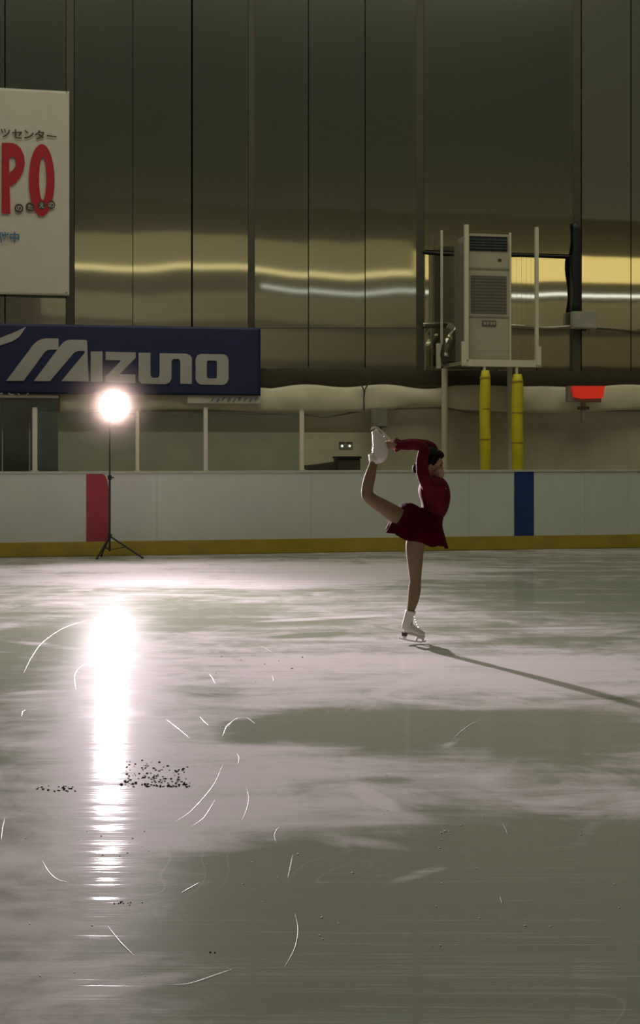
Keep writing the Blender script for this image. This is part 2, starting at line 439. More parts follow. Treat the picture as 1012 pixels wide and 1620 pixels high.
# ---- wall behind the photographer with its lit gallery windows and added wall glow (seen mirrored in the foil)
VR = -26.0; VV = 2*VF - VR
def front(px0, px1, py0, py1, name, material, dv=0.0, kind='structure', **kw):
    pr_ = min((px0+px1)/2, 800); p0 = at(px0, py1, VV); p1 = at(px1, py0, VV); p0.z = at(pr_, py1, VV).z; p1.z = at(pr_, py0, VV).z
    bm = B(((p0.x, VR+dv-.05, p0.z), (p1.x, VR+dv, p1.z)))
    return tag(link(name, bm, material, None, M), kind=kind, **kw)
bm = B(((-22, VR-.5, 0), (26, VR-.1, 10.5)))
tag(link('wall_front', bm, 'wall_paint', None, M), kind='structure')
front(663, 1300, 403, 445, 'window_1', 'win_yellow')
front(100, 662, 376, 424, 'window_2', 'win_dim')
front(60, 662, 424, 432, 'window_3', 'win_line')
front(403, 1300, 463.5, 468, 'trim_5', 'tube_white')
front(60, 1300, 474, 516, 'wall_glow_1', 'wall_glow_brown')  # warm glow added to the wall to tint the foil's reflection
front(60, 1300, 528, 575, 'wall_glow_2', 'wall_glow_low')  # second added wall glow, dimmer and browner, for the lower foil

# ================================================================== RINK BOARDS
bt = thing('rink_boards', (0, 0, 0), 'white rink boards with yellow kick strip running along the far edge of the ice', 'rink boards')
ztb = 1.20; zk = at(506, 852, 0).z
UL, UR = at(-60, 800, 0).x, at(1075, 800, 0).x
us = [UL] + [at(px, 800, 0).x for px in (-8, 248, 492, 742, 925, 994)] + [UR]
for a, b_ in zip(us[:-1], us[1:]):
    bm = B(((a+.0012, 0, zk-.01), (b_-.0012, .05, ztb-.03)), bev=.0012); link('board_panel', bm, 'board_white', bt)
bm = B(((UL, .03, .0), (UR, .12, ztb-.04))); link('board_frame', bm, 'post_grey', bt)
bm = B(((UL, -.022, .0), (UR, .045, zk)), bev=.008); tag(link('kick_strip', bm, 'kick_yellow', bt), 'yellow kick strip at the ice')
bm = B(((UL, -.012, ztb-.035), (UR, .16, ztb)), bev=.008); link('cap_rail', bm, 'cap', bt)
bm = bmesh.new()
a = at(136.5, 800, 0).x; b_ = at(172, 800, 0).x
out = [(a, zk), (b_, zk)]
for k in range(9):
    t_ = k/8*PI/2
    out.append((b_-.09+.09*math.cos(t_), ztb-.30+.26*math.sin(t_)))
out.append((a, ztb-.04))
poly_plate(bm, out, .006); o = link('red_stripe', bm, 'board_red', bt); tag(o, 'red centre-line stripe with one rounded corner')
a = at(813, 800, 0).x; b_ = at(844, 800, 0).x
bm = B(((a, -.006, zk), (b_, .004, ztb-.01))); o = link('blue_stripe', bm, 'board_blue', bt); tag(o, 'dark blue line stripe')

# ================================================================== LOW WALL DRESSING
# white plastic sheet draped over the plinth
def sheet(px0, px1, top, bot, v, amp, name, label, cat, seed):
    a = at(px0, 620, v).x; b_ = at(px1, 620, v).x
    t = bmesh.new(); N = 90; R = 8; g = []
    for i in range(N+1):
        s = i/N; u = a+(b_-a)*s; px = px0+(px1-px0)*s
        zt_ = at(px, top(px), v).z; zb_ = at(px, bot(px), v).z
        row = []
        for j in range(R+1):
            r = j/R; z = zb_+(zt_-zb_)*r
            vv = v + amp*math.sin(u*4.1+seed+r*1.2) - .05*math.sin(r*PI) + .02*noise.noise(Vector((u*3, z*4, seed)))
            row.append(t.verts.new((u, vv, z)))
        g.append(row)
    for i in range(N):
        for j in range(R): t.faces.new((g[i][j], g[i+1][j], g[i+1][j+1], g[i][j+1]))
    o = link(name, t, 'sheet', None, M, smooth=True)
    sm = o.modifiers.new('thick', 'SOLIDIFY'); sm.thickness = .006
    return tag(o, label, cat)
sheet(95, 1100, lambda p: 611-3.2*math.cos((p-455)/21.0)*(1 if 400 < p < 700 else .35)-1.5*math.sin(p/37.0),
      lambda p: 650-7*(1 if 590 < p < 700 else 0)*math.sin((p-590)/110*PI)+2.5*math.sin(p/60.0), VF-.10, .012,
      'plastic_sheet', 'off-white plastic sheet draped along the low wall under the foil cladding', 'sheet', 1.0)
bm = bmesh.new()  # brown rod stands in for the shade line under the sheet's hem
ring_tube(bm, catmull([tuple(at(px, py, VF-.06))+(.016, .016) for px, py in ((190, 652), (330, 655), (470, 656), (520, 659), (585, 648), (640, 647), (700, 646), (760, 655), (800, 649), (1090, 651))], 6), 8)
tag(link('shade_rod', bm, 'box_grey', None, M, smooth=True), 'dull brown rod drawing the shade line below the hem of the plastic sheet', 'pipe')

# dark partition at the left edge
t = thing('partition_panel', at(46, 745, .7), 'dark green-grey partition panel standing behind the boards at the left edge', 'partition')
z0 = 1.0
for a, b_ in ((-60, 3), (4.5, 46), (47.5, 92)):
    p0 = rel(t, at(a, 745, .7)); p1 = rel(t, at(b_, 629, .7))
    bm = B(((p0.x, 0, -1.25), (p1.x, .04, p1.z)), bev=.004); link('panel', bm, 'dark_panel', t)
p0 = rel(t, at(-60, 629, .7)); p1 = rel(t, at(93, 627, .7))
bm = B(((p0.x, -.015, p0.z), (p1.x, .05, p1.z+.01)), bev=.003); link('top_rail', bm, 'box_grey', t)

# shield posts and clear shields above the boards
def post(px, y0, v, wpx, material, name, label, grp):
    p = at(px, y0, v); t = thing(name, (p.x, v, ztb if v < .2 else 0), label, 'post', grp)
    wd = wpx/F*20.5/2
    base = Vector(t['base'][:])
    z0 = 0.0
    bm = B(((-wd, -.03, z0), (wd, .03, p.z-base.z)), bev=.008); link('upright', bm, material, t)
    bm = B(((-wd*1.05, -.034, p.z-base.z), (wd*1.05, .034, p.z-base.z+.012)), bev=.004); link('end_cap', bm, material, t)
    if v < .2:
        bm = B(((-wd*1.6, -.045, 0), (wd*1.6, .06, .012)), bev=.003); link('foot_plate', bm, material, t)
post(55, 646, .07, 7.5, 'post_white', 'shield_post', 'white shield post in front of the dark partition panel', 'shield posts on the boards')
post(217, 650, .07, 5.5, 'rack_paint', 'shield_post', 'slim pale shield post just right of the floodlight', 'shield posts on the boards')
post(325, 646, .07, 6.5, 'post_white', 'shield_post', 'white shield post below the right part of the blue banner', 'shield posts on the boards')
post(477, 650, .07, 7, 'rack_paint', 'shield_post', 'dull shield post standing clear of the blue banner, rightmost of the four', 'shield posts on the boards')
for a, b_, lab in ((58, 215, 'clear shield pane beside the floodlight between first and second posts'), (219.5, 322, 'clear shield pane between the second and third posts'), (328, 474, 'clear shield pane between the two posts right of the floodlight')):
    p0 = at(a, 744, .08); p1 = at(b_, 652, .08)
    bm = B(((p0.x+.01, .075, ztb+.001), (p1.x-.01, .083, p1.z)), bev=.002)
    tag(link('rink_shield', bm, 'acrylic', None, M), lab, 'shield', 'clear shields above the boards')

# ================================================================== BANNERS
VB = 2.21
def cloth(p0, p1, v, wave, nx=60, nz=24, th=.006):
    """p0 upper-left pixel, p1 lower-right pixel; returns bmesh and the origin (lower centre)."""
    bm = bmesh.new(); g = []
    for i in range(nx+1):
        row = []
        for j in range(nz+1):
            px = p0[0]+(p1[0]-p0[0])*i/nx
            q = at(px, 500, v)
            ztp_ = at(p0[0], p0[1], v).z; zbt_ = at(p1[0], p1[1], v).z
            z = zbt_+(ztp_-zbt_)*j/nz
            row.append(bm.verts.new((q.x, v+wave(q.x, z), z)))
        g.append(row)
    for i in range(nx):
        for j in range(nz): bm.faces.new((g[i][j], g[i+1][j], g[i+1][j+1], g[i][j+1]))
    return bm
def fix(bm, t):
    b = Vector(t['base'][:])
    for v in bm.verts: v.co -= b
    return bm
def letters(t, polys, v, material, name, label=None, th=.004):
    bm = bmesh.new()
    for pl in polys:
        pts = [at(px, py, v) for px, py in pl]
        poly_plate(bm, [(p.x, p.z) for p in pts], th)
    for q in bm.verts: q.co.y += v
    bmesh.ops.triangulate(bm, faces=[f for f in bm.faces if len(f.verts) > 4])
    o = link(name, fix(bm, t), material, t)
    if label: o['label'] = label
    return o
t = thing('banner', at(205, 624, VB), 'long dark blue sponsor banner with large grey lettering hung on the foil wall', 'banner')
bm = cloth((-70, 510), (412, 626), VB, lambda u, z: .004*math.sin(u*2.4)+.003*math.sin(z*5+u))
o = link('cloth', fix(bm, t), 'banner_blue', t, smooth=True); sm = o.modifiers.new('thick', 'SOLIDIFY'); sm.thickness = .004; sm.offset = 1
VL = VB-.012
letters(t, [[(9.8, 602.5), (37.4, 602.5), (70, 558), (73, 555), (77, 553.3), (92.5, 553), (92.5, 535.4), (72, 535.4), (66, 536.3), (60, 539), (53, 545)]], VL, 'logo_grey', 'letter', 'slanted first stroke of the letter m')
letters(t, [[(53.4, 603), (79.2, 603), (115, 560.5), (119, 556.7), (124, 555.3), (133.4, 555), (134, 558), (97, 603), (140, 603.5), (137.8, 540), (136, 537.7), (112, 537.4), (106, 538.3), (100, 541.5), (92.8, 550)]], VL, 'logo_grey', 'letter', 'second stroke of the letter m')
letters(t, [[(143.5, 556), (162, 556), (162, 604), (143.5, 604)]], VL, 'logo_grey', 'letter')
letters(t, [[(167, 556.5), (214.5, 557.5), (214.5, 566), (189, 592), (214, 592.5), (214, 606), (166.5, 604.5), (166.5, 596), (192, 570), (167, 569.5)]], VL, 'logo_grey', 'letter')
letters(t, [[(219, 558), (238, 558.2), (238, 594), (240.5, 597.6), (250, 597.6), (252.3, 594), (252.3, 558.8), (294, 559.5), (300, 561.5), (303.3, 566), (303.3, 607.5), (285, 607.2), (285, 571), (282.5, 568), (274, 568), (271.3, 571), (271.3, 599), (268, 605), (262, 607.8), (224, 607), (219, 602)]], VL, 'logo_grey', 'letter', 'joined letters u and n')
bm = bmesh.new()
outer = [(317, 560), (354, 560.6), (359, 563.5), (361.4, 569), (361.4, 600), (358.5, 606), (353, 609), (317, 608.4), (311.5, 605), (309.2, 600), (309.2, 568), (312, 562.5)]
inner = [(329, 570.3), (341, 570.6), (342.5, 571.5), (343, 574), (343, 595), (342.5, 598), (341, 598.8), (329, 598.5), (327.5, 597.5), (327, 595), (327, 574), (327.5, 571.5)]
def ring_letter(t, outer, inner, v, material, th=.004):
    bm = bmesh.new(); n_ = len(outer)
    for fr in (0,):
        vo = [bm.verts.new(at(x, y, v)) for x, y in outer]; vi = [bm.verts.new(at(x, y, v)) for x, y in inner]
        fs = [bm.faces.new((vo[k], vo[(k+1) % n_], vi[(k+1) % n_], vi[k])) for k in range(n_)]
        r = bmesh.ops.extrude_face_region(bm, geom=fs)
        for g in r['geom']:
            if isinstance(g, bmesh.types.BMVert): g.co.y -= th
    return link('letter', fix(bm, t), material, t)
ring_letter(t, outer, inner, VL, 'logo_grey')
letters(t, [[(-45, 548), (-20, 541), (0, 534.7), (22, 526), (41, 517), (35, 527), (29.4, 533.8), (19.6, 540), (0, 546.3), (-20, 552), (-45, 556)]], VL, 'logo_grey', 'swoosh', 'grey swoosh mark cut by the picture edge')
for pl in ([(0, 622), (4, 621), (4, 623), (0, 624)], [(14, 621), (18, 623.5), (22, 623), (22, 624.6), (17, 625), (13, 622.5)], [(27, 622), (29, 622), (32, 625), (30, 625)], [(41, 625), (44, 621.4), (45.5, 621.8), (43, 625.4)]): letters(t, [pl], VL, 'logo_grey', 'small_print', 'tiny grey print stroke on the lower hem')

# white strip hanging out below it with faint blue script
t = thing('paper_strip', at(360, 640, VB+.03), 'thin off-white strip with faint blue script showing under the blue banner', 'sign')
bm = cloth((296, 622), (412, 639), VB+.03, lambda u, z: .003*math.sin(u*9))
o = link('strip', fix(bm, t), 'banner_white', t, smooth=True); sm = o.modifiers.new('thick', 'SOLIDIFY'); sm.thickness = .004
strokes = []
for k in range(9):
    x = 333+k*8.6; y = 630+1.5*math.sin(k*2.1)
    strokes.append([(x, y+5), (x+4.5, y-1.5), (x+6, y-1), (x+1.5, y+5.5)])
    if k % 2: strokes.append([(x+1, y), (x+6.5, y+1.5), (x+6.5, y+2.6), (x+1, y+1.2)])
letters(t, strokes, VB+.015, 'ink_blue', 'script', 'faint blue handwriting-like strokes')

t = thing('hanging_banner', at(55, 468, VB+.05), 'tall off-white hanging banner with red capitals P and O at the left edge', 'banner')
bm = cloth((-60, 136), (109.5, 468), VB+.05, lambda u, z: .010*math.sin(u*3.0+z*.6)*max(0, (4.6-z))*.6+.010*math.exp(-((u+3.62-(z-3.8)*.25)/.05)**2)*max(0, min(1, (4.7-z))), 90, 70)
o = link('cloth', fix(bm, t), 'banner_white', t, smooth=True); sm = o.modifiers.new('thick', 'SOLIDIFY'); sm.thickness = .004; sm.offset = 1
VW = VB+.022
def ell(cx, cy, rx, ry, n_=28, pw=1.0):
    return [(cx+rx*math.copysign(abs(math.cos(2*PI*k/n_))**pw, math.cos(2*PI*k/n_)), cy+ry*math.sin(2*PI*k/n_)) for k in range(n_)]
o = ring_letter(t, ell(66, 285.2, 20.4, 57.2), ell(67.5, 283, 5.8, 34), VW, 'ink_red'); o['label'] = 'tall red brushed letter o'
P_ = [(2.7, 338), (16.5, 338.4), (16.8, 294.5), (24, 290), (31, 282), (37, 271), (39.4, 259), (38, 246), (33, 235), (26, 228.5), (17, 226.2), (2.9, 226)]
hole = [(14.5, 274), (14.5, 272), (14.5, 270), (20, 267.5), (24.3, 263), (25.2, 259), (24.6, 254), (22.5, 250), (20, 248), (17, 248.2), (15, 250), (14.5, 252)]
# the P is two meeting shapes: stem and bowl
o = letters(t, [[(2.7, 338), (16.5, 338.4), (14.6, 270), (14.6, 226.1), (2.9, 226)]], VW, 'ink_red', 'letter', 'red brushed stem of the letter p')
letters(t, [[(14.6, 226.1), (20, 226.5), (26, 228.5), (33, 235), (38, 246), (39.4, 259), (37, 271), (31, 282), (24, 290), (16.2, 294.8), (15.2, 273), (20, 269.5), (24.3, 264), (25.2, 259), (24.6, 254), (22.5, 250), (20, 248), (17, 248.2), (14.6, 252)]], VW, 'ink_red', 'letter', 'red brushed bowl of the letter p')
# small discs
def disc_marks():
    for cx, cy, r in ((30, 329.5, 7), (47.5, 327.3, 7), (66, 324.8, 6.6), (81, 324, 6.4)):
        letters(t, [ell(cx, cy, r, r, 20)], VW-.006, 'ink_dark', 'disc', 'small dark disc with one pale character', .003)
disc_marks()
def text_mesh(s, px, py, hpx, v, material, parent, name, label=None, squash=1.0, bold=.0, tiltz=0.0):
    cu = bpy.data.curves.new('t', 'FONT'); cu.body = s; cu.align_x = 'CENTER'; cu.align_y = 'CENTER'
    cu.size = 1.0; cu.extrude = .01; cu.offset = bold
    to = bpy.data.objects.new('t', cu); C.objects.link(to)
    dg = bpy.context.evaluated_depsgraph_get(); dg.update()
    me = bpy.data.meshes.new_from_object(to.evaluated_get(dg))
    bpy.data.objects.remove(to)
    if not me.vertices: return None
    xs = [q.co.x for q in me.vertices]; ys = [q.co.y for q in me.vertices]
    cx_, cy_ = (min(xs)+max(xs))/2, (min(ys)+max(ys))/2
    p = at(px, py, v); hh = hpx/F*23.0
    sc = hh/(max(ys)-min(ys)) if s != 'ー' else hh/.8
    for q in me.vertices:
        x = (q.co.x-cx_)*sc*squash; y = (q.co.y-cy_)*sc
        q.co = Vector((p.x + x, v - (q.co.z+.01)*.15, p.z + y - x*tiltz)) - Vector(parent['base'][:])
    me.materials.clear(); me.materials.append(MT[material])
    o = bpy.data.objects.new(name, me); C.objects.link(o); o.parent = parent
    if label: o['label'] = label
    return o
for ch, x, y, h in (('ツ', 8.5, 210.5, 12.5), ('セ', 27, 212, 13.5), ('ン', 45.5, 213, 13), ('タ', 62.5, 213.5, 14.5), ('ー', 81.5, 215.5, 13)):
    text_mesh(ch, x, y, h, VW, 'ink_dark', t, 'character', 'dark brown character', 1.08, .018, .06)
for ch, x, y in (('の', 30, 329.5), ('た', 47.8, 327.5), ('え', 66, 325), ('の', 81, 324.2)):
    text_mesh(ch, x, y, 7.6, VW-.010, 'logo_grey', t, 'character', 'small pale character on a disc', 1.0, .02)
for ch, x in (('催', 5.5), ('中', 23)):
    text_mesh(ch, x, 375.5, 16, VW, 'ink_blue', t, 'character', 'blue character', 1.0, .02)
for ex, ey in ((105.5, 146), (105, 463)): letters(t, [ell(ex, ey, 1.2, 1.2, 8)], VW, 'steel_dark', 'eyelet')

# ================================================================== HEATER CABINET ON ITS RACK
VA = 1.35
r0 = at(793, 740, VA)
rk = thing('equipment_rack', (r0.x, VA, 0), 'pale painted steel platform rack with railings carrying the tall air cabinet', 'rack')
def rbox(t, p0, p1, v0, v1, bev=.004):
    a = at(p0[0], p0[1], v0) - Vector(t['base'][:]); c = at(p1[0], p1[1], v0) - Vector(t['base'][:])
    return ((min(a.x, c.x), v0-t['base'][1], min(a.z, c.z)), (max(a.x, c.x), v1-t['base'][1], max(a.z, c.z)))
def part(name, t, material, *bx, bev=.004, label=None):
    o = link(name, B(*bx, bev=bev), material, t)
    if label: o['label'] = label
    return o
part('platform_beam', rk, 'rack_paint', rbox(rk, (731, 579.5), (856, 570), VA-.12, VA-.06))
pf0 = at(731, 577, VA-.06); pf1 = at(856, 572, VA-.06); bs = Vector(rk['base'][:])
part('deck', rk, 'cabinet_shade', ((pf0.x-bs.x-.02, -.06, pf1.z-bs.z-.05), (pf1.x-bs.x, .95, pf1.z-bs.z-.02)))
bkz = pf1.z-bs.z
uL = pf0.x-bs.x; uR = pf1.x-bs.x
part('side_beam', rk, 'rack_paint', ((uL-.02, -.06, bkz-.06), (uL+.03, .95, bkz-.01)))
part('upright', rk, 'rack_paint', rbox(rk, (735, 572), (741.5, 355), VA-.12, VA-.06))
part('upright', rk, 'rack_paint', rbox(rk, (847, 572), (852, 359), VA-.12, VA-.06))
part('bracket', rk, 'rack_paint', rbox(rk, (730, 578), (738, 540), VA-.14, VA-.115))
part('bracket', rk, 'rack_paint', rbox(rk, (848, 578), (856, 548), VA-.14, VA-.115))
part('upright', rk, 'rack_paint', rbox(rk, (697.5, 580), (700.5, 364), VA+.85, VA+.90), label='thin rear upright left of the cabinet')
part('bracket', rk, 'rack_paint', rbox(rk, (691, 583), (697.5, 543), VA+.80, VA+.86))
part('upright', rk, 'rack_paint', rbox(rk, (805.5, 572), (808.5, 368), VA+.02, VA+.05))
# cage of thin wires
bm = bmesh.new()
for k in range(9, 15):
    px = 741+k*7.6
    a = at(px, 366, VA-.10); c = at(px, 572, VA-.10)
    ring_tube(bm, [tuple(a)+(.0016,), tuple(c)+(.0016,)], 4)
for k in range(3):
    a = at(738, 365+k*95, VA-.10); c = at(850, 366+k*95, VA-.10)
    ring_tube(bm, [tuple(a)+(.002,), tuple(c)+(.002,)], 4)
for k in range(12):
    v = VA-.08+k*.08
    x = at(738, 400, VA-.10).x
    ring_tube(bm, [(x, v, at(738, 366, VA).z, .0016), (x, v, at(738, 575, VA).z, .0016)], 4)
o = link('cage_wire', fix(bm, rk), 'mesh_grey', rk)
def leg(px, y0, y1, v, wpx, material):
    a = at(px, y0, v); bm = bmesh.new(); r = wpx/F*22/2
    b0 = Vector(rk['base'][:])
    ring_tube(bm, [(a.x-b0.x, v-VA, a.z, r), (a.x-b0.x, v-VA, 0.0, r)], 16)
    return link('leg', bm, material, rk, smooth=False)
for px, y0, v, w_, mt_ in ((703, 583, VA+.82, 10.5, 'rack_paint'), (806, 578, VA+.82, 9, 'rack_paint'), (766, 578, VA-.09, 4.5, 'rack_paint'), (817, 578, VA-.09, 4.5, 'rack_paint')):
    leg(px, y0, 740, v, w_, mt_)
# padding sleeves lashed round the front legs
def sleeve(px, y0, wpx, v, label):
    a = at(px, y0, v); r = wpx/F*21.8/2
    o_ = thing('padding_sleeve', (a.x, v, 0), label, 'post padding', 'yellow padded sleeves round the rack legs')
    bm = bmesh.new(); pts = []
    N = 26
    for k in range(N+1):
        z = .02+(a.z-.02)*k/N; q = 1-.30*max(0, (k/N-.955)/.045)
        pts.append((.004*math.sin(z*5+px), 0, z, r*q*(1+.03*math.sin(z*9)), r*q))
    ring_tube(bm, pts, 18); link('foam', bm, 'pad_yellow', o_, smooth=True)
    for zz in (a.z-.12, a.z-.62, a.z-1.1):
        bm = bmesh.new(); ring_tube(bm, [(0, 0, zz-.012, r*1.035), (0, 0, zz+.012, r*1.035)], 18)
        link('strap', bm, 'kick_yellow', o_)
sleeve(767, 586, 17.5, VA-.09, 'yellow padded sleeve round the left front leg of the rack')
sleeve(818, 592, 19, VA-.09, 'yellow padded sleeve round the right front leg, above the blue board stripe')

c0 = at(773, 572, VA)
ab = thing('air_cabinet', (c0.x, VA, c0.z), 'tall beige air heater cabinet with dark top grille standing on the rack', 'air unit')
part('body', ab, 'cabinet', rbox(ab, (741, 571), (806, 371), VA+.02, VA+.62), bev=.015)
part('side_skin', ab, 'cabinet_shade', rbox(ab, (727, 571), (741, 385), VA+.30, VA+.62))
part('grille_recess', ab, 'grille_dark', rbox(ab, (743, 396), (802.5, 375), VA+.005, VA+.03), label='black louvred outlet at the top')
gr = [rbox(ab, (743, y+.5), (802.5, y), VA-.004, VA+.006) for y in (379, 383.5, 388, 392.5)] + [rbox(ab, (x, 396), (x+.6, 375), VA-.006, VA+.004) for x in (753, 763, 773, 783, 793)]
part('louvre', ab, 'grille_bar', *gr, bev=0)
part('intake_mesh', ab, 'mesh_grey', rbox(ab, (745, 495), (801, 437), VA+.008, VA+.03), label='grey-brown intake mesh in the middle')
part('intake_bar', ab, 'mesh_grey', *[rbox(ab, (745, y+.35), (801, y), VA+.002, VA+.009) for y in range(440, 495, 5)], bev=0)
part('name_plate', ab, 'mesh_grey', rbox(ab, (762.5, 516), (785, 507), VA+.008, VA+.03))
for x in (765, 770, 775.5, 780): part('plate_mark', ab, 'cabinet', rbox(ab, (x, 513.5), (x+3, 509.5), VA+.002, VA+.010), bev=0)
part('badge', ab, 'sole', rbox(ab, (788, 413.5), (793, 409.5), VA+.008, VA+.03))
for py in (425.6, 501.6): part('panel_seam', ab, 'cabinet_shade', rbox(ab, (742, py), (805.5, py-.8), VA+.012, VA+.03), bev=0)

# insulated duct and crumpled foil left of the cabinet
d = thing('duct', at(708, 570, VA+.75), 'crumpled foil-wrapped duct end behind the left railing of the rack', 'duct')
bm = bmesh.new()
ring_tube(bm, catmull([tuple(at(px, py, VA+.6))+(r,) for px, py, r in ((722, 520, .07), (713, 535, .08), (706, 552, .09), (704, 566, .08))], 5), 12)
for v in bm.verts: v.co += Vector([.02*noise.noise(v.co*9+Vector((i*7, 0, 0))) for i in range(3)])
link('wrap', fix(bm, d), 'foil_dark', d)
bm = bmesh.new(); ring_tube(bm, [tuple(at(708, 515, VA+.6))+(.05,), tuple(at(716, 520, VA+.6))+(.06,)], 12)
link('collar', fix(bm, d), 'box_grey', d)
part('base_box', d, 'steel_dark', rbox(d, (704, 572), (728, 556), VA+.55, VA+.85))

# dark creased conduit run across the opening
bm = bmesh.new()
ring_tube(bm, catmull([tuple(at(px, py, VF-.05))+(.034+.008*math.sin(px), .03) for px, py in ((668, 514), (700, 513), (722, 515), (760, 517), (812, 516), (860, 519), (906, 517))], 6), 10)
tag(link('insulated_pipe', bm, 'foil_dark', None, M, smooth=True), 'dull wrapped pipe running level behind the air cabinet', 'pipe')
bm = bmesh.new()
ring_tube(bm, catmull([tuple(at(px, py, VF-.07))+(.008, .008) for px, py in ((940, 519), (975, 521), (1012, 526), (1100, 540))], 5), 8)
tag(link('conduit', bm, 'steel_dark', None, M, smooth=True), 'thin dark conduit running right from the pale junction box', 'conduit')
jb = thing('junction_box', at(925, 519, VF-.08), 'pale grey junction box on the dark column right of the air cabinet', 'electrical box')
part('body', jb, 'box_pale', rbox(jb, (906, 520), (944, 493), VF-.16, VF-.03), bev=.01)
part('lid', jb, 'box_pale', rbox(jb, (908, 518), (942, 495), VF-.168, VF-.15), bev=.004)
part('gland', jb, 'steel_dark', rbox(jb, (922, 524), (927, 519), VF-.12, VF-.07))
# black strip put in for the dark gap between the foil panels
bm = bmesh.new(); g = []
for j in range(15):
    y = 352+(492-352)*j/14
    row = [bm.verts.new(at(px+2.5*math.sin(j*.7)*(k == 0), y, VF-.06-.03*(k % 2))) for k, px in enumerate((905, 909, 913, 917.5))]
    g.append(row)
for j in range(14):
    for k in range(3): bm.faces.new((g[j][k], g[j][k+1], g[j+1][k+1], g[j+1][k]))
o = link('gap_strip', bm, 'black', None, M, smooth=True); o.modifiers.new('thick', 'SOLIDIFY').thickness = .008
tag(o, 'black strip standing for the dark gap above the junction box', 'dark strip')

# red warning light box and its pipe bracket
rb = thing('warning_light', at(927, 630, 2.05), 'glowing red box light on a short stem against the low wall at right', 'light')
a = [at(px, py, 2.05) for px, py in ((903, 611), (953, 611), (950, 630), (918, 631), (906, 628))]
bm = bmesh.new(); poly_plate(bm, [(p.x, p.z) for p in a], .10)
for q in bm.verts: q.co.y += 2.05
link('lens', fix(bm, rb), 'red_glow', rb)
part('back_box', rb, 'box_grey', rbox(rb, (897, 636), (951, 611), 2.055, 2.14), bev=.008)
part('stem', rb, 'box_grey', rbox(rb, (920, 668), (927, 636), 2.06, 2.12), bev=.008)
part('collar', rb, 'steel_dark', rbox(rb, (916, 648), (932, 643), 2.05, 2.14), bev=.004)

# grey box and cable by the skate
sb = thing('switch_box', at(600, 672, 2.2), 'brown-grey switch box on the low wall behind the raised skate', 'electrical box')
part('body', sb, 'box_grey', rbox(sb, (587, 676), (613, 646), 2.18, 2.32), bev=.01)
part('door', sb, 'box_grey', rbox(sb, (589, 674), (611, 648), 2.168, 2.19), bev=.004)
part('conduit_stub', sb, 'cable', rbox(sb, (596, 700), (604, 676), 2.2, 2.28))
bm = bmesh.new()
for ps in (((575.5, 650), (575.5, 630), (575, 617), (570, 608), (562, 603)), ((575.5, 630), (577, 617), (582, 608), (586, 603))):
    ring_tube(bm, catmull([tuple(at(px, py, 2.24))+(.011,) for px, py in ps], 5), 8)
tag(link('cable', bm, 'cable', None, M, smooth=True), 'dark forked cable running down over the plastic sheet', 'cable')
# twin indicator lamps on the wall, low dark kit below them
tl = thing('indicator_lamp', at(547, 712, 2.2), 'small wall fitting with two greenish white lit lamps left of the raised skate', 'light')
part('mount', tl, 'box_grey', rbox(tl, (537, 712), (558, 699), 2.20, 2.26), bev=.006)
for px in (541, 553):
    bm = bmesh.new(); p = rel(tl, at(px, 705.5, 2.18)); ball(bm, p, (.017, .017, .017), seg=12); link('bulb', bm, 'led', tl, smooth=True)
    part('hood', tl, 'steel_dark', rbox(tl, (px-4, 702), (px+4, 699.5), 2.13, 2.2))
kb = thing('kit_box', at(552, 742, 1.0), 'low black box lying behind the boards under the twin lamps', 'box')
part('body', kb, 'steel_dark', rbox(kb, (534, 760), (570, 725), 1.0, 1.3), bev=.01)
part('lid', kb, 'black', rbox(kb, (533, 725.5), (572, 722), .98, 1.32), bev=.006)
bm = bmesh.new()
pr = [(480, 736), (500, 734), (520, 731), (533, 729), (533, 775), (480, 775)]
poly_plate(bm, [(at(x, y, 1.35).x, at(x, y, 1.35).z) for x, y in pr], .3)
for q in bm.verts: q.co.y += 1.35
tag(link('folded_mat', bm, 'steel_dark', None, M), 'dark sloping mat edge showing above the boards beside the black box', 'mat')
bm = bmesh.new(); p = at(1075, 760, .9)
# ================================================================== FLOODLIGHT ON TRIPOD
ls = thing('light_stand', (LP.x, -0.5, 0), 'thin black tripod stand in front of the red stripe carrying the floodlight', 'tripod')
b0 = Vector(ls['base'][:]); hubz = .31
bm = bmesh.new(); ring_tube(bm, [(0, 0, .10, .014), (0, 0, 1.15, .014)], 10); link('lower_pole', bm, 'black', ls)
bm = bmesh.new(); ring_tube(bm, [(0, 0, 1.12, .010), (0, 0, LP.z-.17, .010)], 10); link('upper_pole', bm, 'black', ls)
bm = bmesh.new(); ring_tube(bm, [(0, 0, 1.09, .028), (0, 0, 1.15, .028)], 10); ring_tube(bm, [(.02, 0, 1.12, .01), (.06, 0, 1.12, .012)], 8); link('clamp', bm, 'black', ls)
bm = bmesh.new(); ring_tube(bm, [(0, 0, hubz-.03, .03), (0, 0, hubz+.03, .03)], 10); link('collar', bm, 'black', ls)
for x, y in ((-.18, -.12), (.44, -.10), (-.10, .34)):
    bm = bmesh.new(); ring_tube(bm, [(0, 0, hubz, .012), (x, y, .014, .012)], 8); lg = link('leg', bm, 'black', ls)
    bm = bmesh.new(); ball(bm, (x, y, .014), (.022, .022, .014), seg=10); link('rubber_foot', bm, 'black', lg)
    bm = bmesh.new(); ring_tube(bm, [(0, 0, .12, .006), (x*.5, y*.5, (hubz+.014)/2, .006)], 6); link('brace', bm, 'black', ls)

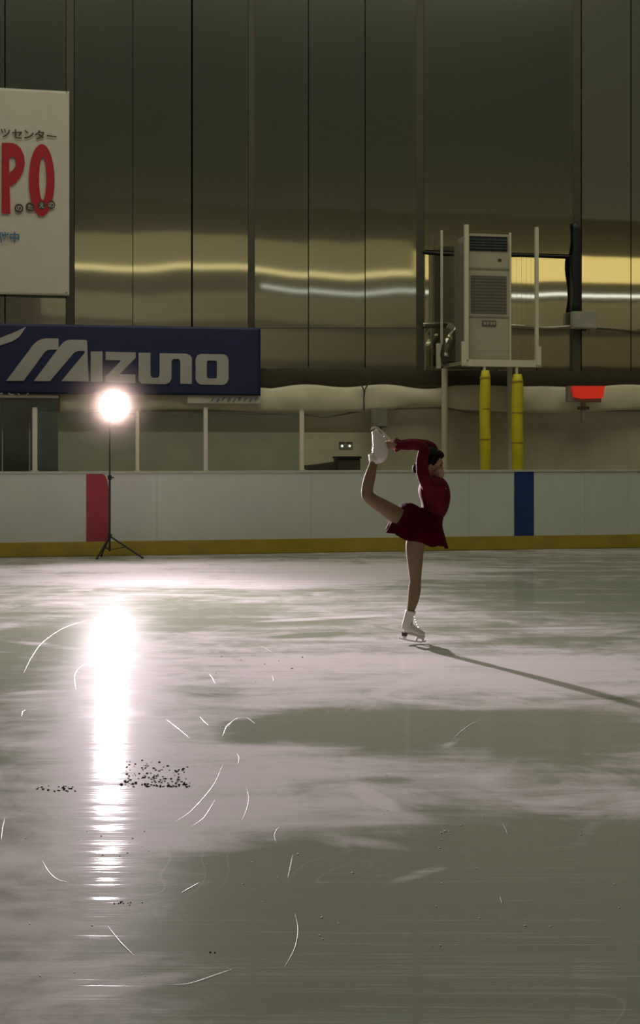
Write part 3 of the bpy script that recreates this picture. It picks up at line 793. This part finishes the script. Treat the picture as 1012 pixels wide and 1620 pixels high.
fl = thing('floodlight', (LW.x, LW.y, LW.z-.17), 'round lit floodlight blazing white on top of the tripod stand', 'floodlight', world=True)
q = fw.to_track_quat('-Z', 'Y').to_matrix()      # local -Z points out of the lamp
Z0 = Vector((0, 0, .17))
def turn(bm):
    for v in bm.verts: v.co = q @ v.co + Z0
    return bm
bm = bmesh.new()
ring_tube(bm, [(0, 0, z, r) for z, r in ((.16, .04), (.14, .07), (.08, .10), (.0, .145), (-.02, .168), (-.022, .160), (.0, .152), (.06, .10), (.10, .03))], 28, up=Vector((0, 1, 0)))
link('reflector', turn(bm), 'black', fl, smooth=True)
bm = bmesh.new(); ball(bm, (0, 0, .0), (.12, .12, .05), seg=28); link('bulb', turn(bm), 'bulb', fl, smooth=True)
bm = bmesh.new(); ring_tube(bm, [(0, 0, .14, .035), (0, 0, .24, .03)], 14); link('housing', turn(bm), 'black', fl)
bm = bmesh.new(); ring_tube(bm, catmull([(0, 0, 0, .012), (0, .05, .02, .012), (0, .09, .09, .012), (0, .08, .17, .012)], 4), 8, up=Vector((1, 0, 0))); link('yoke', bm, 'black', fl)
bm = bmesh.new(); ring_tube(bm, [(0, 0, -.02, .02), (0, 0, .02, .02)], 10); link('spigot', bm, 'black', fl)

# ================================================================== FIGURE SKATER
SD = CAMZ*F/(1018.5-HY)
SX = (655-CX)/F*SD
pt = thing('person', (SX, SD, 0), 'figure skater in a dark red dress spinning on one leg, raised skate in hand', 'person', world=True)
K = SD/F                                              # metres per pixel at her distance
def sk(px, py, dy=0.0):
    D = SD; return Vector(((px-CX)*K - SX, dy, CAMZ + (HY-py)*K))
def P(px, py, dy, r, rb=None):
    p = sk(px, py, dy); return (p.x, p.y, p.z, r*K, (rb if rb is not None else r)*K)
def T(bm, pts, k=5, seg=18): ring_tube(bm, catmull(pts, k), seg)

HC = sk(681, 732, 0.0)
HR = Matrix.Rotation(math.radians(18), 3, 'Y')
bm = bmesh.new()
# standing leg
T(bm, [P(668, 838, .02, 17, 19), P(660, 852, .02, 16, 17), P(656.5, 867, .02, 15, 15), P(656.5, 893, .02, 12, 12.5), P(657, 912, .02, 9.8, 10), P(657, 920, .02, 9.3, 9.6),
       P(655.8, 934, .02, 10, 9.8), P(653.5, 950, .02, 8.8, 9), P(649.5, 967, .02, 6.4, 6.6), P(647.5, 980, .02, 6.2, 6.2), P(646, 996, .02, 6.2, 6)])
# free leg: thigh back, shin up
T(bm, [P(664, 826, -.04, 17, 18), P(646, 824, -.05, 16, 17), P(625, 813.5, -.06, 14, 15), P(605, 801, -.06, 12, 12.5), P(589, 791, -.06, 10.4, 10.5), P(581, 783, -.06, 9.8, 10),
       P(580.5, 772, -.06, 9.2, 9.6), P(583, 760, -.06, 9.2, 9.6), P(586.5, 747, -.055, 8.2, 9), P(590, 734, -.05, 6.6, 7), P(593, 724, -.05, 6.0, 6.4), P(598, 715, -.05, 6, 6)])
# pelvis, trunk, neck
T(bm, [P(664, 838, 0, 14, 26), P(672, 828, 0, 18, 31), P(682, 817, 0, 16, 27), P(688, 800, 0, 19, 25), P(688, 784, 0, 21, 28), P(685, 768, 0, 20, 33), P(684, 757, 0, 12, 22), P(685, 750, 0, 9.5, 10), P(686, 742, 0, 9.5, 9.5)], seg=22)
# arms
near = [P(676, 768, -.135, 10), P(667, 750, -.155, 8.6), P(665, 730, -.15, 7.8), P(668, 710, -.13, 7.2), P(656, 704, -.10, 6.8), P(642, 704.5, -.07, 6.2), P(630, 705, -.05, 4.6), P(625, 705.5, -.045, 4.6)]
far = [P(690, 768, .135, 10), P(691, 750, .155, 8.6), P(689, 728, .15, 7.8), P(684, 708, .13, 7.2), P(664, 702.5, .09, 6.8), P(646, 702, .055, 6.2), P(632, 703, .01, 4.6), P(626, 704, 0, 4.6)]
T(bm, near, seg=14); T(bm, far, seg=14)
# head
ball(bm, HC, (.088, .074, .108), HR)
ball(bm, HC + HR @ Vector((.030, 0, -.055)), (.055, .050, .060), HR)          # jaw
ball(bm, HC + HR @ Vector((.068, 0, -.088)), (.018, .020, .016), HR, 10)      # chin
ball(bm, HC + HR @ Vector((.096, 0, -.018)), (.016, .011, .018), HR, 10)      # nose
ball(bm, HC + HR @ Vector((.088, 0, .010)), (.010, .009, .024), HR, 10)
for s in (-1, 1):
    ball(bm, HC + HR @ Vector((.060, s*.040, -.030)), (.026, .022, .022), HR, 10)   # cheeks
    ball(bm, HC + HR @ Vector((-.005, s*.073, -.015)), (.016, .008, .026), HR, 10)  # ears
body = link('body', bm, 'skin', pt); remesh(body, .0065, 5)
body.data.materials.clear(); body.data.materials.append(MT['body_skin'])
tag(body, 'bare skin and skin-toned tights')

# hands: palm, four fingers and a thumb closing on the heel of the blade; same skin as the body
for s, wx, wy, dy in ((-1, 625, 705.5, -.045), (1, 626, 704, .0)):
    bm = bmesh.new()
    w0 = sk(wx, wy, dy); cen = sk(616, 701, -.03)
    T(bm, [tuple(w0)+(.020, .016), tuple(w0+Vector((-.020, 0, .000)))+(.026, .014), tuple(w0+Vector((-.038, .0, .004)))+(.030, .013), tuple(w0+Vector((-.052, 0, .006)))+(.026, .010)], 4, 14)
    for f_ in range(4):
        L = (.019, .022, .021, .016)[f_]
        b1 = w0 + Vector((-.050, 0, .026-.0165*f_))
        sg = -s
        T(bm, [tuple(b1)+(.0085,), tuple(b1+Vector((-L*.9, sg*.004, .003)))+(.008,), tuple(b1+Vector((-L*1.5, sg*.018, .001)))+(.0075,), tuple(b1+Vector((-L*1.2, sg*.034, -.002)))+(.0068,)], 4, 10)
    b1 = w0 + Vector((-.016, 0, .020))
    T(bm, [tuple(b1)+(.011,), tuple(b1+Vector((-.010, -s*.014, .016)))+(.0095,), tuple(b1+Vector((-.028, -s*.026, .014)))+(.0085,), tuple(b1+Vector((-.042, -s*.028, .006)))+(.0075,)], 4, 10)
    h = link('hand', bm, 'skin', pt); remesh(h, .0032, 3)

# face details
for s in (-1, 1):
    bm = bmesh.new(); ball(bm, HC + HR @ Vector((.078, s*.030, .004)), (.010, .012, .008), HR, 10); link('eye', bm, 'eye', pt, smooth=True)
    bm = bmesh.new(); ball(bm, HC + HR @ Vector((.082, s*.031, .024)), (.008, .016, .003), HR, 10); link('eyebrow', bm, 'hair', pt, smooth=True)
bm = bmesh.new(); ball(bm, HC + HR @ Vector((.086, 0, -.054)), (.009, .020, .007), HR, 12); link('lips', bm, 'lip', pt, smooth=True)
# hair: cap, parted sides and bun
bm = bmesh.new()
ball(bm, HC + HR @ Vector((-.020, 0, .018)), (.092, .086, .105), HR)
ball(bm, HC + HR @ Vector((.030, 0, .078)), (.055, .062, .036), HR, 16)
ball(bm, HC + HR @ Vector((-.060, 0, -.030)), (.050, .060, .060), HR, 16)
hr = link('hair', bm, 'hair', pt); remesh(hr, .007, 4)
bm = bmesh.new(); bc = sk(659, 741, 0)
ball(bm, bc, (.036, .036, .034)); 
for k in range(5):
    a = k/5*2*PI
    ball(bm, bc + Vector((-.012, .018*math.cos(a), .018*math.sin(a))), (.020, .018, .018), None, 10)
hb = link('hair_bun', bm, 'hair', pt); remesh(hb, .005, 2)

# dress bodice with sleeves
bm = bmesh.new()
T(bm, [P(668, 836, 0, 17, 30), P(675, 825, 0, 19.5, 34), P(682, 815, 0, 18.5, 30), P(687.5, 800, 0, 22, 28), P(688, 784, 0, 24.5, 31), P(684, 770, 0, 24, 36), P(681, 760, 0, 18, 33), P(679, 754, 0, 11, 22)], seg=24)
def grow(pts, e): return [(p[0], p[1], p[2], p[3]+e, p[4]+e) for p in pts]
T(bm, grow(near[:7], .008), seg=16); T(bm, grow(far[:7], .008), seg=16)
bo = link('dress_bodice', bm, 'dress', pt); remesh(bo, .0065, 4)
# ruffled cuffs
for pts, s in ((near, -1), (far, 1)):
    bm = bmesh.new(); a = Vector(pts[6][:3]); d_ = (Vector(pts[6][:3])-Vector(pts[5][:3])).normalized()
    rr = []
    up = Vector((0, 1, 0)); nn = d_.cross(up).normalized()
    for i, (off, rad) in enumerate(((-.025, .030), (-.005, .036), (.012, .045), (.024, .052))):
        rr.append([bm.verts.new(a + d_*(off+.004*math.sin(k*PI/2)*i) + (nn*math.cos(2*PI*k/32)+up*math.sin(2*PI*k/32))*(rad*(1+.10*i/3*math.sin(k*PI/2.0)))) for k in range(32)])
    for i in range(3):
        for k in range(32): bm.faces.new((rr[i][k], rr[i][(k+1) % 32], rr[i+1][(k+1) % 32], rr[i+1][k]))
    o = link('cuff', bm, 'dress', pt, smooth=True); o.modifiers.new('thick', 'SOLIDIFY').thickness = .003
# pale sequin trim over the bust and neckline patch
bm = bmesh.new()
ball(bm, sk(692.5, 750, -.04), (.046, .062, .050), Matrix.Rotation(math.radians(20), 3, 'Y'), 18)
o = link('neckline', bm, 'skin', pt, smooth=True); tag(o, 'bare neck and collarbone above the bodice')
bm = bmesh.new()
for k in range(26):
    a = k/25
    p = sk(700-9*a+3*math.sin(k*2.1), 772+12*a*math.sin(k*.9), -.10-.02*math.sin(k*1.7))
    ball(bm, p, (.007, .004, .006), None, 8)
o = link('sequin_trim', bm, 'trim_pink', pt, smooth=True)

# skirt: lofted round the hips, lifted over the raised thigh
Lp = [(663, 802), (648, 796.5), (632, 801), (621, 819), (611, 840)]
Rp = [(702, 815), (699, 829), (701, 842), (704, 855), (706.5, 866)]
Np = [(683, 812, -.145), (675, 826, -.185), (668, 838, -.21), (662, 848, -.22), (656, 856, -.225)]
Fp = [(683, 812, .145), (675, 826, .185), (668, 838, .21), (664, 849, .22), (662, 857, .225)]
def cat2(l_, k=6):
    q = [Vector(tuple(p)+((0,) if len(p) == 2 else ())) for p in l_]; out = []
    for i in range(len(q)-1):
        p0, p1, p2, p3 = q[max(i-1, 0)], q[i], q[i+1], q[min(i+2, len(q)-1)]
        for j in range(k):
            t_ = j/k; out.append(.5*((2*p1)+(p2-p0)*t_+(2*p0-5*p1+4*p2-p3)*t_*t_+(3*p1-p0-3*p2+p3)*t_**3))
    out.append(q[-1]); return out
Ls, Rs, Ns, Fs = cat2(Lp), cat2(Rp), cat2(Np), cat2(Fp)
def skirt(scale, drop, ph, name, material, ampl):
    bm = bmesh.new(); g = []; NP = 96
    for i in range(len(Ls)):
        tt = i/(len(Ls)-1)
        Cc = (Ns[i]+Fs[i])/2
        row = []
        for k in range(NP):
            a = 2*PI*k/NP; c_, s_ = math.cos(a), math.sin(a)
            q = Cc + (Rs[i]-Cc)*max(c_, 0) + (Ls[i]-Cc)*max(-c_, 0) + (Ns[i]-Cc)*max(s_, 0) + (Fs[i]-Cc)*max(-s_, 0)
            rf = 1 + ampl*tt*math.sin(a*11+ph+tt*1.5) + ampl*.5*tt*math.sin(a*23+ph)
            q = Cc + (q-Cc)*rf*(1-(1-scale)*tt)
            row.append(bm.verts.new(sk(q.x, q.y + drop*tt + 2.0*tt*math.sin(a*7+ph), q.z)))
        g.append(row)
    for i in range(len(g)-1):
        for k in range(NP): bm.faces.new((g[i][k], g[i][(k+1) % NP], g[i+1][(k+1) % NP], g[i+1][k]))
    o = link(name, bm, material, pt, smooth=True); o.modifiers.new('thick', 'SOLIDIFY').thickness = .003
    return o
skirt(1.0, 0, .4, 'skirt', 'skirt', .05)
skirt(.88, -6, 2.0, 'underskirt', 'skirt', .06)

# skates
def rotp(p, c, ang):
    a = math.radians(ang); x, y = p[0]-c[0], p[1]-c[1]
    return (c[0]+x*math.cos(a)-y*math.sin(a), c[1]+x*math.sin(a)+y*math.cos(a))
def skate(name, f, dy, lab):
    """f maps boot coordinates (x towards the toe, y down, in px from the heel's ankle) to photo px"""
    def Q(x, y, r, rb=None, d=0):
        px, py = f(x, y); return P(px, py, dy+d, r, rb)
    bm = bmesh.new()
    T(bm, [Q(9.5, -34, 7.8, 8.4), Q(8.5, -24, 7.6, 8.2), Q(7.5, -13, 7.8, 7.6), Q(8, -6, 8, 7)], 5, 18)
    T(bm, [Q(3, -5, 4.5, 5), Q(7, -6, 7.4, 6.6), Q(15, -8, 7.6, 7), Q(24, -5.5, 6.0, 7.6), Q(32, -3.6, 4.6, 7.6), Q(38, -2.6, 3.4, 6), Q(40.5, -2.2, 1.8, 4)], 5, 18)
    b = link(name, bm, 'boot', pt); remesh(b, .0045, 3); tag(b, lab)
    bm = bmesh.new()
    T(bm, [Q(10, -35.5, 8.0, 8.8), Q(10, -33, 8.8, 9.4), Q(9.4, -31, 8.2, 8.8)], 3, 18); link('collar', bm, 'boot', b, smooth=True)
    # blade with stanchions and toe pick
    def prism(prof, th, nm, mt_):
        bm = bmesh.new(); n_ = len(prof)
        v0 = [bm.verts.new(sk(*f(x, y), dy-th)) for x, y in prof]; v1 = [bm.verts.new(sk(*f(x, y), dy+th)) for x, y in prof]
        bm.faces.new(v0); bm.faces.new(v1)
        for k in range(n_): bm.faces.new((v0[k], v0[(k+1) % n_], v1[(k+1) % n_], v1[k]))
        return link(nm, bm, mt_, b)
    prism([(.5, 0), (1.5, 5.5), (10, 5.5), (11.5, 0)], .022, 'heel', 'sole')
    prism([(10, -.5), (11, 1.8), (22, 2.4), (38, 3.2), (41.5, 1.2), (40, .2), (24, -.2)], .023, 'outsole', 'boot')
    prism([(-3, 9.2), (-3.5, 11), (6, 12.2), (20, 12.7), (34, 12.2), (41, 10.4), (43.5, 7.2), (42.6, 6.4), (39, 9.0), (34, 9.6), (20, 10), (6, 9.6)], .0032, 'blade', 'blade')
    prism([(4, 5), (3.5, 10), (10.5, 10), (9, 5)], .005, 'stanchion', 'blade')
    prism([(27, 2.2), (25.5, 10), (29, 10), (30, 6), (36, 6), (37.5, 10), (40, 9), (40.5, 2.8)], .005, 'stanchion', 'blade')
    prism([(40.5, 8.5), (44.5, 6.5), (44.2, 8.4), (43, 9), (43, 10.2), (41, 10.8)], .0045, 'toe_pick', 'blade')
    # laces
    bm = bmesh.new()
    for k in range(6):
        x = 16.2+k*1.6+(k*k)*.12; y = -29+k*3.6
        a = Vector(Q(x, y, 1)[:3]); 
        ring_tube(bm, catmull([tuple(a+Vector((0, -.026, 0)))+(.0026,), tuple(a+Vector((.004, 0, .004)))+(.0026,), tuple(a+Vector((0, .026, 0)))+(.0026,)], 3), 6, up=Vector((0, 0, 1)))
    link('laces', bm, 'boot', b)
    return b
ang = 10
def f_stand(x, y): return rotp((633.5+x*.93, 1003.6+y), (655, 1010), 9)
skate('ice_skate', f_stand, .02, 'white boot carrying her weight on the ice')
# raised skate: toe points up and left, sole towards the upper right
RY = -.05
bm = bmesh.new()
T(bm, [P(593, 725, RY, 9.5, 9), P(598, 721, RY, 12.5, 9.5), P(600.5, 714, RY, 12.8, 9.5), P(599.5, 704, RY, 10.8, 9), P(597.5, 695, RY, 9.2, 8.6), P(594, 686, RY, 6.6, 8), P(591, 681, RY, 4.6, 6)], 5, 18)
T(bm, [P(590, 728, RY, 7, 8), P(586, 721.5, RY, 4.0, 6), P(583, 719, RY, 1.5, 3)], 4, 14)
T(bm, [P(604, 721, RY, 7.5, 7), P(609, 716.5, RY, 6.0, 6.5), P(613, 715.5, RY, 2.5, 5)], 4, 14)
b = link('ice_skate', bm, 'boot', pt); remesh(b, .0045, 3); tag(b, 'raised white boot held by the hands')
def strip(pts, hw, th, nm, mt_):
    bm = bmesh.new(); q = [sk(x, y, RY) for x, y in pts]; n_ = len(q); L = []
    for i, p in enumerate(q):
        t_ = (q[min(i+1, n_-1)]-q[max(i-1, 0)]).normalized(); nn = Vector((-t_.z, 0, t_.x))*hw*(1 if 0 < i < n_-1 else .5)
        L.append([bm.verts.new(p+a*nn+Vector((0, b_*th, 0))) for a, b_ in ((1, 1), (1, -1), (-1, -1), (-1, 1))])
    for i in range(n_-1):
        for k in range(4): bm.faces.new((L[i][k], L[i][(k+1) % 4], L[i+1][(k+1) % 4], L[i+1][k]))
    bm.faces.new(L[0]); bm.faces.new(L[-1])
    return link(nm, bm, mt_, b)
strip([(586.5, 679), (588.5, 676.8), (592.5, 676), (597, 677.5), (601.5, 681), (606, 685.5), (610.5, 690), (615, 694.5), (619.5, 699.5)], .0085, .003, 'blade', 'blade')
strip([(594.5, 682), (599, 679.8)], .016, .005, 'stanchion', 'blade')
strip([(606.5, 697), (609, 689.5)], .020, .005, 'stanchion', 'blade')
strip([(592, 681), (598, 683), (603, 691), (607, 700), (611, 709), (613.5, 716)], .006, .022, 'outsole', 'boot')
strip([(585.6, 680.5), (587.5, 678)], .006, .0045, 'toe_pick', 'blade')
bm = bmesh.new()
T(bm, [P(589, 729, RY, 8.5, 8.8), P(591, 727, RY, 9.2, 9.4), P(593, 725, RY, 8.8, 9)], 3, 18); link('collar', bm, 'boot', b, smooth=True)
bm = bmesh.new()
for k in range(6):
    a = sk(588.2+k*.15, 716-k*4.6, RY)
    ring_tube(bm, catmull([tuple(a+Vector((.006, -.030, 0)))+(.0026,), tuple(a+Vector((-.006, 0, 0)))+(.0026,), tuple(a+Vector((.006, .030, 0)))+(.0026,)], 3), 6, up=Vector((0, 0, 1)))
link('laces', bm, 'boot', b)

# ================================================================== MARKS ON THE ICE
def ribbon(bm, pts, wid, z=.0025):
    q = [Vector((ground(*p)[0], ground(*p)[1], z)) for p in pts]
    c = catmull([tuple(p)+(0,) for p in q], 8); c = [Vector(p[:3]) for p in c]; L = []
    n_ = len(c)
    for i, p in enumerate(c):
        t_ = (c[min(i+1, n_-1)]-c[max(i-1, 0)]).normalized(); s_ = Vector((-t_.y, t_.x, 0))
        w_ = wid*math.sin(PI*(i+.6)/(n_+.2))
        L.append((bm.verts.new(p+s_*w_), bm.verts.new(p+Vector((0, 0, w_*.12))), bm.verts.new(p-s_*w_)))
    for i in range(n_-1):
        for k in (0, 1): bm.faces.new((L[i][k], L[i][k+1], L[i+1][k+1], L[i+1][k]))
cuts = [[(37, 1066), (50, 1040), (68, 1016), (100, 994), (135, 982)], [(120, 1092), (118, 1070), (124, 1058), (134, 1051)], [(330, 1066), (336, 1073), (341, 1083)],
        [(316, 1134), (322, 1141), (330, 1148)], [(278, 1300), (300, 1285), (322, 1262), (340, 1238), (353, 1208)], [(304, 1307), (322, 1294), (334, 1276), (340, 1266)],
        [(382, 1299), (390, 1280), (393, 1262), (389, 1245)], [(436, 1333), (434, 1322), (438, 1312), (444, 1308)], [(455, 1390), (459, 1372), (463, 1352)],
        [(450, 1530), (466, 1500), (471, 1470), (466, 1445)], [(286, 1413), (300, 1405), (316, 1396)], [(376, 1210), (378, 1200), (374, 1192)],
        [(794, 1303), (799, 1311), (803, 1322)], [(790, 1418), (792, 1424), (794, 1431)], [(716, 1170), (728, 1158), (745, 1146), (765, 1137)],
        [(66, 1360), (76, 1378), (90, 1391), (108, 1396)], [(270, 1558), (300, 1556), (340, 1543), (368, 1533)],
        [(360, 1150), (372, 1138), (390, 1136), (404, 1146)], [(352, 1165), (358, 1150), (366, 1142)], [(34, 1134), (36, 1126), (42, 1123)], [(170, 1465), (190, 1490), (212, 1512)],
        [(405, 1020), (420, 1026), (430, 1032)], [(2, 1330), (4, 1310), (8, 1294)], [(430, 1068), (432, 1074), (433, 1078)], [(262, 1138), (278, 1150), (300, 1168)]]
bm = bmesh.new()
for i, c_ in enumerate(cuts): ribbon(bm, c_, .0013 if c_[0][1] > 1180 else .0022, .0012)
MT['scratch'] = mat('scratch', (.62, .60, .55), .55, var=.1, spec=.28)
tag(link('skate_marks', bm, 'scratch'), 'pale curved skate cuts scattered over the ice', 'skate marks', kind='stuff')
bm = bmesh.new()
rs = random.Random(8)
def crumbs(bm, n_, fx, sz):
    for _ in range(n_):
        px, py = fx(); gx, gy = ground(px, py); s_ = sz*(.6 if n_ in (170, 26) else .45)*rs.uniform(.4, 1.3)
        r = bmesh.ops.create_icosphere(bm, subdivisions=1, radius=1.0)
        for v in r['verts']: v.co = Vector((v.co.x*s_*1.6, v.co.y*s_*1.6, v.co.z*s_*.5)) + Vector((gx, gy, s_*.35))
crumbs(bm, 170, lambda: (rs.uniform(190, 300), 1245-(rs.random()*42)*(rs.random())), .006)
crumbs(bm, 26, lambda: (rs.uniform(58, 120), rs.uniform(1243, 1252)), .006)
crumbs(bm, 14, lambda: (rs.uniform(180, 245), rs.uniform(1202, 1214)), .007)
crumbs(bm, 12, lambda: (rs.uniform(150, 240), rs.uniform(1310, 1355)), .005)
crumbs(bm, 18, lambda: (rs.uniform(175, 245), rs.uniform(1426, 1433)), .0035)
crumbs(bm, 12, lambda: (rs.uniform(340, 480), rs.uniform(1035, 1085)), .009)
crumbs(bm, 3, lambda: (rs.uniform(332, 345), rs.uniform(1504, 1508)), .005)
MT['grit'] = mat('grit', (.02, .02, .015), 1.0, spec=.0)
tag(link('ice_grit', bm, 'grit'), 'dark crumbs of grit scattered on the ice in the lamp reflection', 'grit', kind='stuff')
bm = bmesh.new()
crumbs(bm, 60, lambda: (rs.uniform(430, 1000), rs.uniform(1090, 1500)), .005)
crumbs(bm, 30, lambda: (rs.uniform(20, 430), rs.uniform(1060, 1560)), .004)
crumbs(bm, 10, lambda: (rs.uniform(695, 716), rs.uniform(1314, 1319)), .006)
MT['snow'] = mat('snow', (.75, .75, .70), .7)
tag(link('ice_shavings', bm, 'snow'), 'white ice shavings scattered thinly over the rink', 'ice shavings', kind='stuff')

# ================================================================== LENS BLOOM ROUND THE LAMP, IMITATED BY A SCATTERING VOLUME
bm = bmesh.new(); ball(bm, (0, 0, 0), (.85, .85, .85), None, 32)
m, n, l, b = new_mat('bloom_volume'); n.remove(b)
vs_ = n.new('ShaderNodeVolumeScatter'); vs_.inputs['Anisotropy'].default_value = .0; vs_.inputs['Color'].default_value = (1.0, .80, .66, 1)
tcn = n.new('ShaderNodeTexCoord'); ln = n.new('ShaderNodeVectorMath'); ln.operation = 'LENGTH'
mp_ = n.new('ShaderNodeMapping'); mp_.inputs['Scale'].default_value = (1/.85, 1/.85, 1/.85)
l.new(tcn.outputs['Object'], mp_.inputs[0]); l.new(mp_.outputs[0], ln.inputs[0])
mr = n.new('ShaderNodeMapRange'); mr.interpolation_type = 'SMOOTHSTEP'; mr.interpolation_type = 'LINEAR'; mr.inputs[1].default_value = .1; mr.inputs[2].default_value = 1.0; mr.inputs[3].default_value = .42; mr.inputs[4].default_value = 0
l.new(ln.outputs['Value'], mr.inputs[0]); pwd = n.new('ShaderNodeMath'); pwd.operation = 'POWER'; pwd.inputs[1].default_value = 1.6; l.new(mr.outputs[0], pwd.inputs[0]); clr = n.new('ShaderNodeMapRange'); clr.interpolation_type = 'SMOOTHSTEP'; clr.inputs[1].default_value = .18; clr.inputs[2].default_value = .5; l.new(ln.outputs['Value'], clr.inputs[0]); dn = n.new('ShaderNodeMath'); dn.operation = 'MULTIPLY'; l.new(pwd.outputs[0], dn.inputs[0]); l.new(clr.outputs[0], dn.inputs[1]); l.new(dn.outputs[0], vs_.inputs['Density'])
l.new(vs_.outputs[0], n['Material Output'].inputs['Volume'])
MT['bloom_volume'] = m
o = link('bloom_volume', bm, 'bloom_volume', None, Matrix.Translation(LW)); tag(o, 'pale scattering volume added round the floodlight to imitate lens bloom', 'bloom_volume', kind='stuff')
for o in list(S.objects):
    if 'base' in o: del o['base']
